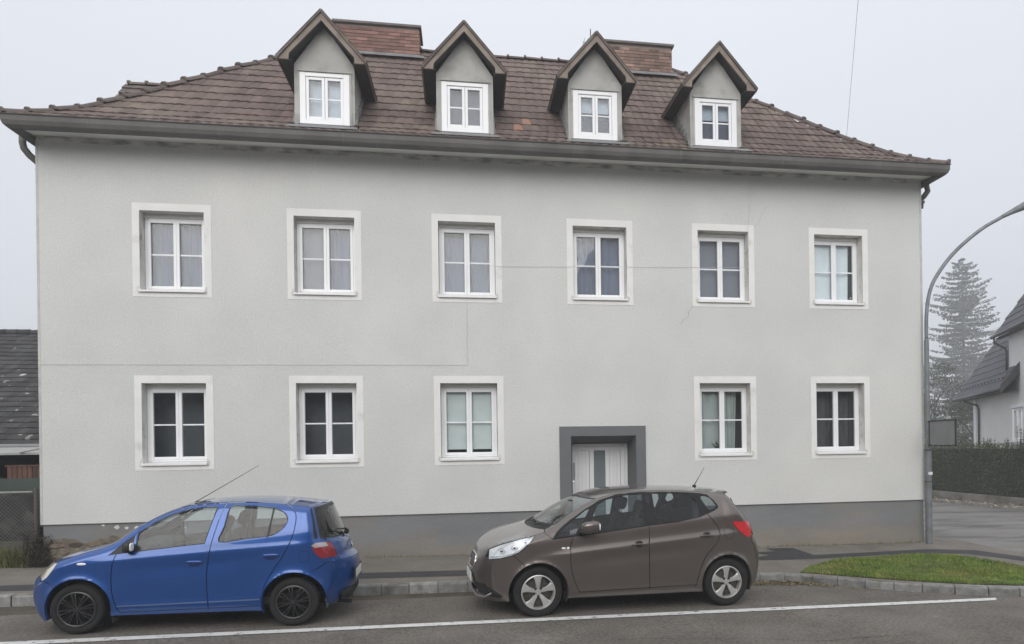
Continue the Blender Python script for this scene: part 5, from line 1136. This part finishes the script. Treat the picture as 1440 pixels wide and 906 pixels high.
# white neighbouring house on the right
RU = Vector((-.42059711, -.90724752, 0)); RV = Vector((.90724752, -.42059711, 0)); RO = Vector((25.4367, 19.0584, 0))
rh = empty('white_house', RO); tag(rh, 'white rendered house with steep dark grey tiled roof behind the hedge', 'house')
rhm = Matrix((RU, RV, Vector((0, 0, 1)))).transposed()                    # local (u, v, z) -> world offset (left-handed, so faces are flipped)
def RH(b, flip=True):
    b.v = [tuple(rhm @ Vector(q)) for q in b.v]
    if flip: b.f = [f[::-1] for f in b.f]
    return b
M_rw = mat('white_render', (.78, .775, .75), .92, .04, 1, .006, 60); M_rt = mat('grey_roof_tile', (.070, .074, .085), .7, .12, 2, .003, 30, rnd=.16)
M_rg = mat('dark_gutter', (.075, .07, .068), .5, .1, metal=.3)
b = MB(); holed_wall(b, 0, 14, -.3, 4.9, [(6.1, 7.4, 2.23, 3.57)], 0); b.quad((5.75, 0, 4.9), (14, 0, 4.9), (14, 0, 6.95), (5.75, 0, 6.95))
b.quad((0, 6, -.3), (0, 0, -.3), (0, 0, 4.9), (0, 6, 4.9)); b.add([(0, 0, 4.9), (0, 3.2, 10), (0, 6.4, 4.9)], [(0, 2, 1)]); b.quad((5.75, 0, 4.9), (5.75, 0, 6.95), (5.75, 1.5, 6.95), (5.75, 1.5, 4.9)); RH(b).build('wall', M_rw, rh)
b = MB(); b.box(-.02, .42, -.05, -.001, -.3, 4.55); RH(b).build('pilaster', M_white, rh)
def rplane(v, z0, s): return z0+s*v
b = MB(); zl = lambda v: 4.42+1.5*(v+.6); zu = lambda v: 6.83+1.45*(v+.38)
b.add([(-1.5, -.6, zl(-.6)), (5.75, -.6, zl(-.6)), (5.75, 3.2, zl(3.2)), (-1.5, 3.2, zl(3.2))], [(0, 1, 2, 3)]); b.add([(5.75, -.6, zl(-.6)), (7.1, -.6, zl(-.6)), (7.1, 0, zl(0)), (5.75, 0, zl(0))], [(0, 1, 2, 3)])
b.add([(-1.5, -.6, zl(-.6)-.14), (7.1, -.6, zl(-.6)-.14), (7.1, 0, zl(-.6)-.1), (-1.5, 0, zl(-.6)-.1)], [(0, 3, 2, 1)])
b.add([(4.9, -.38, zu(-.38)), (14, -.38, zu(-.38)), (14, 3.2, zu(3.2)), (4.9, 3.2, zu(3.2))], [(0, 1, 2, 3)]); b.add([(4.9, -.38, zu(-.38)-.14), (14, -.38, zu(-.38)-.14), (14, 0, zu(-.38)-.1), (4.9, 0, zu(-.38)-.1)], [(0, 3, 2, 1)])
for (u_, v0, zf_) in ((-1.5, -.6, zl), (4.9, -.38, zu)): b.add([(u_, v0, zf_(v0)), (u_, 3.2, zf_(3.2)), (u_, 3.2, zf_(3.2)-.2), (u_, v0, zf_(v0)-.16)], [(0, 1, 2, 3)])
rrf = RH(b, False).build('roof', mat('roof_board', (.09, .085, .085), .8), rh)
tile_me = {}
def rtile(u0, u1, v0, s, zf_, key):
    dv_ = .245; sl = math.hypot(1, s); off = .035
    if key not in tile_me:
        b = MB(); L_ = u1-u0-.012; nn = (-s/sl, 1/sl)
        prof = [(0, 0), (0, off), (dv_*1.04, .012), (dv_*1.04, -.01)]
        vs = [(uu, v+nn[0]*o, v*s+nn[1]*o) for uu in (0, L_) for v, o in prof]
        b.add(vs, [(0, 4, 5, 1), (1, 5, 6, 2), (0, 1, 2, 3), (7, 6, 5, 4), (0, 3, 7, 4)]); RH(b, False)
        me = bpy.data.meshes.new('roof_tile'); me.from_pydata(b.v, [], b.f); me.materials.append(M_rt); tile_me[key] = me
    o = link('roof_tile', tile_me[key], rrf); o.location = rhm @ Vector((u0, v0, zf_(v0)+.004+random.uniform(0, .006)))
for k in range(11):
    v0 = -.6+k*.245; st = (k % 2)*.45
    for i in range(9):
        u0 = -1.5+i*.9-st
        if u0 < -1.5: continue
        if u0+.9 > (7.1 if v0 < -.1 else 5.75)+.05: continue
        rtile(u0, u0+.9, v0, 1.5, zl, 'l')
    if k == 1:
        b = MB()
        for i in range(14): u0 = -1.2+i*.55; b.box(u0, u0+.12, v0+.0, v0+.05, zl(v0)+.06, zl(v0)+.16)
        RH(b).build('snow_guards', M_rt, rrf).__setitem__('kind', 'stuff')
for k in range(8):
    v0 = -.38+k*.245; st = (k % 2)*.45
    for i in range(7):
        u0 = 4.9+i*.9-st
        if u0 < 4.9: continue
        rtile(u0, u0+.9, v0, 1.45, zu, 'u')
for (u0, u1, v0, z) in ((-1.6, 7.15, -.66, zl(-.6)-.02), (4.85, 14, -.44, zu(-.38)-.02)):
    b = MB(); b.tube([(u0, v0, z-.03), (u1, v0, z-.03)], .075, 10); RH(b, False).build('gutter', M_rg, rh, True)
b = MB(); b.tube([(.5, -.62, 4.3), (.55, -.6, 4.2), (1.0, -.12, 3.98), (1.1, -.08, 3.8), (1.1, -.08, -.2)], .05, 10); RH(b, False).build('downpipe', M_rg, rh, True)
b = MB(); b.tube([(5.2, -.44, 6.78), (5.25, -.42, 6.5), (5.6, -.1, 6.2), (5.7, -.08, 6.05), (5.7, -.08, 5.2)], .045, 10); RH(b, False).build('downpipe', M_rg, rh, True)
b = MB(); b.prism([(-.72, zl(-.6)-.22), (-.72, zl(-.6)+.12), (0, zl(0)+.16), (0, zl(0)-.34)], 7.1, 7.16, 'x'); RH(b).build('verge_board', M_rg, rh)
b = MB(); b.box(6.1, 7.4, .05, .12, 2.23, 2.33); b.box(6.1, 7.4, .05, .12, 3.47, 3.57); b.box(6.1, 6.2, .05, .12, 2.33, 3.47); b.box(7.3, 7.4, .05, .12, 2.33, 3.47); b.box(6.7, 6.8, .05, .12, 2.33, 3.47); rwn = RH(b).build('window', M_white, rh)
for a, c in ((6.2, 6.7), (6.8, 7.3)): b = MB(); b.box(a, c, .08, .09, 2.33, 3.47); RH(b).build('pane', M_glass, rwn)
b = MB(); b.quad((6.0, .5, 2.1), (7.5, .5, 2.1), (7.5, .5, 3.7), (6, .5, 3.7)); RH(b).build('unlit_room_panel', M_dark, rwn)  # dark sheet in place of a room without light
b = MB(); b.box(6.0, 7.5, -.06, .05, 3.60, 3.72); b.box(6.0, 7.5, -.08, .05, 2.15, 2.22); RH(b).build('window_trim', M_white, rwn)

# tall spruce far behind, and nearer garden trees, each with trunk and crown
def spruce(x, y, H, R, label, z0=-.8, seed=3):
    rs = random.Random(seed); root = empty('spruce_tree', (x, y, z0)); tag(root, label, 'tree')
    b = MB(); b.tube([(0, 0, 0), (.1, 0, H*.5), (0, 0, H*.97)], [.5, .3, .05], 8); b.build('trunk', M_bark, root, True)
    b = MB(); n = 40
    for k in range(n):
        t = k/(n-1); z = H*(.08+.90*t); r = R*(1-t)**.52*(.85+.3*rs.random())
        m_ = 11 if t < .8 else 7
        for j in range(m_):
            a = 2*math.pi*(j+rs.random()*.7)/m_+k*.7; L_ = r*rs.uniform(.42, 1.22)+.35
            dr = rs.uniform(.04, .16); zz = z+rs.uniform(-.15, .15)
            if rs.random() < .16: continue
            q = lambda s_: (math.cos(a)*L_*s_, math.sin(a)*L_*s_, zz-L_*dr*math.sin(s_*2.4)+(.10+.35*max(0, t-.45))*L_*s_**1.6)
            b.tone = rs.random(); b.tube([q(0), q(.5), q(1)], [.06, .035, .012], 4, False)
            for i in range(int(9+L_*11)):
                s_ = rs.uniform(.12, 1.02); p = q(s_); ww = (.28+.75*(1-abs(s_-.45)))*min(1, L_/4); side = rs.uniform(-1, 1)*ww
                px, py = p[0]-math.sin(a)*side, p[1]+math.cos(a)*side; l2 = rs.uniform(.22, .5); an = a+rs.uniform(-.9, .9)
                dx, dy = math.cos(an)*l2, math.sin(an)*l2; hx, hy = -math.sin(an)*.10, math.cos(an)*.10; dz = rs.uniform(-.34, -.02)
                b.add([(px-hx, py-hy, p[2]), (px+hx, py+hy, p[2]-.03), (px+dx, py+dy, p[2]+dz), (px+dx*.3, py+dy*.3, p[2]+dz-.12)], [(0, 1, 2, 3)])
    b.build('crown', M_foldk, root)
spruce(96.6, 112.5, 39.4, 9.6, 'tall foggy spruce with level branches rising behind the lamp post')
def bushy(x, y, H, R, label, seed=1, z0=-.6, m_=None, conif=False):
    rs = random.Random(seed); root = empty('garden_tree', (x, y, z0)); tag(root, label, 'tree', 'hazy garden trees behind the hedge')
    b = MB(); b.tube([(0, 0, 0), (.1, .1, H*.35), (0, 0, H*.7)], [.22, .15, .06], 8)
    for k in range(7): a = k*.9; b.tube([(0, 0, H*(.25+.06*k)), (math.cos(a)*R*.5, math.sin(a)*R*.5, H*(.4+.07*k))], [.08, .03], 5)
    b.build('trunk', M_bark, root, True)
    b = MB()
    for k in range(120):
        t = rs.random()**.8; z = H*(.12+.84*t); r = R*((1-t)**.6 if conif else math.sqrt(max(.05, 1-(2*t-.9)**2*.7))); a = rs.uniform(0, 6.28); rr = r*math.sqrt(rs.random())
        leaves(b, (math.cos(a)*rr, math.sin(a)*rr, z), (R*.2, R*.2, R*.13), 70, .09)
    b.build('crown', m_ or M_fol, root)
bushy(46.5, 51.5, 10.8, 3.4, 'rounded hazy tree directly under the tall spruce', 2)
bushy(37.5, 34.5, 6.2, 3.2, 'dark hazy garden tree left of the white house', 4)
bushy(30.6, 31.5, 6.6, 2.6, 'narrow hazy conifer between lamp post and sign board', 9, m_=M_foldk, conif=True)

# ================================================================== LEFT SIDE: old neighbouring house, shed, fence
M_old = mat('charcoal_tile', (.036, .035, .036), .85, .25, 2, .004, 30, attr=.4, col2=(.30, .30, .28), c2scale=5.5, c2lo=.665, c2hi=.70)
lh = empty('old_house', (-15, 7, 0)); tag(lh, 'old low house with dark lichen-speckled tiled roof left of the grey house', 'house')
def LHo(o): o.location = -lh.location; return o
ez, ey, rz2, ry2 = 2.50, 4.0, 5.66, 9.0
b = MB(); b.quad((-24, ey-.05, ez-.06), (-8.6, ey-.05, ez-.06), (-8.6, ry2, rz2-.05), (-24, ry2, rz2-.05)); b.quad((-8.6, ry2, rz2-.05), (-8.6, 2*ry2-ey, ez), (-24, 2*ry2-ey, ez), (-24, ry2, rz2-.05)); orf = LHo(b.build('roof', M_deck, lh))
b = MB(); sl = math.hypot(5, rz2-ez); nn = (-(rz2-ez)/sl, 5/sl); nr = 24
for k in range(nr):
    y0, y1 = ey-.08+5.08*k/nr, ey-.08+5.08*(k+1)/nr+.04; z0 = ez+(y0-ey)*(rz2-ez)/5; z1 = ez+(y1-ey)*(rz2-ez)/5; x = -19-(k % 2)*.1
    while x < -8.7:
        b.tone = random.random(); o = .024+random.uniform(0, .014); j = random.uniform(-.008, .008)
        b.add([(x, y0+nn[0]*o+j, z0+nn[1]*o), (x+.145, y0+nn[0]*o+j, z0+nn[1]*o), (x+.145, y1+nn[0]*.008, z1+nn[1]*.008), (x, y1+nn[0]*.008, z1+nn[1]*.008), (x, y0+j, z0-.005), (x+.145, y0+j, z0-.005)], [(0, 1, 2, 3), (4, 5, 1, 0)]); x += .15
o = b.build('roof_tiles', M_old, orf); tag(o, kind='stuff')
b = MB(); x = -19
while x < -8.7: b.tone = random.random(); b.tube([(x, ry2, rz2+.02+random.uniform(-.01, .02)), (x+.3, ry2, rz2+.02)], [.085, .11], 8); x += .3
tag(b.build('ridge_tiles', M_old, orf, True), kind='stuff')
b = MB(); b.box(-24, -8.9, ey+.35, 2*ry2-ey-.3, -.1, ez); LHo(b.build('wall', mat('dark_wall', (.06, .045, .038), .9, .2), lh))
b = MB(); b.tube([(-24, ey-.14, ez-.06), (-8.6, ey-.14, ez-.06)], .055, 8); LHo(b.build('gutter', mat('pale_gutter', (.34, .34, .34), .6, .15), lh, True))
sh = empty('lean_to_shed', (-9, 1.6, 0)); tag(sh, 'dark lean-to shed with reddish boards and green tarpaulin behind the wire fence', 'shed')
def SHo(o): o.location = -sh.location; return o
b = MB(); b.box(-13, -7.35, 1.45, 1.53, 2.265, 2.30); b.add([(-13, 1.45, 2.3), (-7.35, 1.45, 2.3), (-7.35, 3.4, 2.42), (-13, 3.4, 2.42)], [(0, 1, 2, 3)]); SHo(b.build('roof_edge', mat('pale_edge', (.36, .36, .35), .7, .2, 4), sh))
b = MB(); b.tube([(-8.2, 1.43, 2.31), (-7.6, 1.43, 2.44)], .02, 6); SHo(b.build('strut', MATS['pale_edge'], sh))
b = MB(); b.box(-13, -7.35, 3.3, 3.4, .1, 2.4); b.box(-7.4, -7.35, 1.6, 3.3, .2, 2.3); SHo(b.build('back_wall', mat('shed_dark', (.03, .026, .024), .95, .3, 3), sh))
M_bd = mat('reddish_board', (.105, .052, .038), .85, .25, 6, rnd=.35)
for k in range(7): b = MB(); x0 = -8.52+k*.085; b.rbox(x0, x0+.075, 1.62, 1.64, 1.80, 2.06+random.uniform(-.01, .01), .003); SHo(b.build('board', M_bd, sh))
b = MB(); b.box(-8.55, -7.95, 1.60, 1.619, 2.04, 2.075); SHo(b.build('board_rail', M_bd, sh))
v = [(-13+5.6*i/40, 1.5+.03*math.sin(i*1.3)+.02*j, .9+.31*j+.01*math.sin(i*.7)) for j in range(4) for i in range(41)]
b = MB(); b.add(v, [(j*41+i, j*41+i+1, (j+1)*41+i+1, (j+1)*41+i) for j in range(3) for i in range(40)]); SHo(b.build('tarpaulin', mat('green_tarp', (.035, .055, .045), .6, .25, 2), sh, True))
fe = empty('chain_link_fence', (-9.5, .1, .4)); tag(fe, 'rusty chain-link fence with pipe rail left of the grey house', 'fence')
def FE(o): o.location = -fe.location; return o
M_wire = mat('fence_wire', (.17, .17, .165), .6, .2, metal=.3)
b = MB(); b.tube([(-14, .1, 1.64), (-7.28, .1, 1.635)], .017, 8); FE(b.build('top_rail', mat('pale_pipe', (.36, .36, .34), .6), fe, True))
for x in (-7.22, -9.6, -12.0): b = MB(); b.tube([(x, .1, .3), (x, .1, 1.70)], .032, 10); FE(b.build('post', mat('brown_post', (.07, .055, .045), .8, .2), fe, True))
b = MB(); sp_ = .062
for k in range(-16, 110):
    x0 = -13.5+k*sp_
    for sg in (-1, 1):
        p, q = (x0, .72), (x0+sg*.90, 1.62)
        if -14.5 < p[0] < -6.0:
            a, c = np.array(p), np.array(q)
            for e_ in (a, c): pass
            lo, hi = -14, -7.24
            f0, f1 = 0., 1.
            if (c-a)[0] > 0: f1 = min(1, (hi-a[0])/(c-a)[0]); f0 = max(0, (lo-a[0])/(c-a)[0])
            else: f0 = max(0, (hi-a[0])/(c-a)[0]); f1 = min(1, (lo-a[0])/(c-a)[0])
            if f1 > f0: A = a+(c-a)*f0; B = a+(c-a)*f1; b.tube([(A[0], .1+sg*.003, A[1]), (B[0], .1+sg*.003, B[1])], .0022, 3, False)
o = FE(b.build('mesh', M_wire, fe)); tag(o, kind='stuff')
b = MB(); b.box(-14, -7.25, .13, .19, .2, .80); FE(b.build('base_slab', mat('mossy_concrete', (.11, .105, .09), .95, .3, 4, .01, 20, col2=(.055, .06, .035), c2scale=3, c2lo=.45, c2hi=.65), fe))
v = [(-14+6.7*i/60, .34+.03*math.sin(i*.9), .7+.3*j) for j in range(4) for i in range(61)]
b = MB(); b.add(v, [(j*61+i, j*61+i+1, (j+1)*61+i+1, (j+1)*61+i) for j in range(3) for i in range(60)]); FE(b.build('privacy_screen', mat('dark_screen', (.035, .033, .032), .9, .3, 3, col2=(.07, .07, .065), c2scale=5, c2lo=.5, c2hi=.6), fe, True))
M_weed = mat('weeds', (.13, .14, .04), .8, .3, 3, attr=.5)
o = blades('weeds', [(-12, -.08), (-7.25, -.08), (-7.25, .12), (-12, .12)], SW, 2600, .30, M_weed, .5, .007); tag(o, 'yellowish weeds along the foot of the wire fence', 'weeds')
b = MB()
for i in range(60):
    x = -7.13+random.gauss(0, .07); h = random.uniform(.12, .62); pts = [(x, -.02+random.uniform(-.05, .04), .36)]
    for k in range(5): pts.append((pts[-1][0]+random.uniform(-.06, .06), pts[-1][1]+random.uniform(-.03, .02), .36+h*(k+1)/5))
    b.tube(pts, [.009, .008, .006, .005, .004, .002], 4); b.tone = .5
    for p in pts[1:]: leaves(b, p, (.05, .05, .05), 5, .022)
tag(b.build('dead_vine', mat('dead_vine', (.035, .028, .02), .9, .3, attr=.5)), 'dark withered vine at the left foot of the grey house', 'plant')
o = blades('wall_weeds', [(-7.0, -.07), (9.2, -.07), (9.2, .02), (-7.0, .02)], SW, 900, .05, M_weed, .7, .005); tag(o, 'sparse small weeds along the foot of the grey house', 'weeds')

# unseen row of buildings added behind the camera, something dark for paint and glass to reflect
b = MB()
for (x0, x1, h) in ((-60, -18.5, 5.6), (-18, 12, 6.0), (12.5, 60, 5.8)):
    b.mid = 0; b.box(x0, x1, -36, -27, -1, h); b.mid = 1; b.prism([(-26.4, h), (-31.5, h+4), (-36.6, h)], x0-.4, x1+.4, 'x')
    b.mid = 2
    for x in np.arange(x0+1.5, x1-1.5, 2.6):
        for z in (1.3, 4.0): 
            if z+1.3 < h: b.box(x, x+1.1, -27.02, -26.98, z, z+1.3)
o = b.build('added_reflection_buildings', [mat('reflection_row_wall', (.30, .28, .25), .9), M_deck, M_dark]); tag(o, kind='structure')

# thin fog over the whole place
b = MB(); b.box(-300, 300, -300, 300, -2.0, 44); hzm = bpy.data.materials.new('haze'); hzm.use_nodes = True; t = hzm.node_tree; t.nodes.clear()
ho = t.nodes.new('ShaderNodeOutputMaterial'); pv = t.nodes.new('ShaderNodeVolumePrincipled'); pv.inputs['Color'].default_value = (.93, .95, .98, 1); pv.inputs['Density'].default_value = .0028; pv.inputs['Anisotropy'].default_value = .2
t.links.new(pv.outputs[0], ho.inputs['Volume']); tag(b.build('haze', hzm), kind='stuff')
# sealed cracks and small pits in the carriageway
M_crk = mat('asphalt_crack', (.030, .028, .027), .9)
b = MB(); rc = random.Random(5)
for (x, y, a, n) in ((-6.5, -5.2, .05, 26), (1.5, -5.45, -.03, 30), (5.2, -3.95, .25, 14), (8.6, -4.75, .1, 18), (-2, -3.1, .0, 16), (6.6, -5.3, .6, 10)):
    pts = [(x, y)]
    for k in range(n): a += rc.uniform(-.35, .35)*(.9 if k % 3 else .3); a *= .86; pts.append((pts[-1][0]+math.cos(a)*.13, pts[-1][1]+math.sin(a)*.13))
    for p, q in zip(pts, pts[1:]):
        w_ = rc.uniform(.002, .006); b.add([(p[0], p[1]-w_, G(p[0])+.003), (q[0], q[1]-w_, G(q[0])+.003), (q[0], q[1]+w_, G(q[0])+.003), (p[0], p[1]+w_, G(p[0])+.003)], [(0, 1, 2, 3)])
tag(b.build('road_cracks', M_crk), kind='structure')
b = MB(); n = 0                                             # cracks of the old side street
for (x, y, a, n_) in ((11.6, 3.6, .15, 30), (13.2, 6.2, -.1, 26), (12.4, 1.9, .1, 16), (15.0, 8.6, -.2, 20)):
    pts = [(x, y)]
    for k in range(n_): a += rc.uniform(-.3, .3); a *= .9; pts.append((pts[-1][0]+math.cos(a)*.16, pts[-1][1]+math.sin(a)*.16))
    for p, q in zip(pts, pts[1:]):
        w_ = rc.uniform(.006, .022); b.add([(p[0], p[1]-w_, G(p[0])+.008), (q[0], q[1]-w_, G(q[0])+.008), (q[0], q[1]+w_, G(q[0])+.008), (p[0], p[1]+w_, G(p[0])+.008)], [(0, 1, 2, 3)])
tag(b.build('side_street_cracks', M_crk), kind='structure')
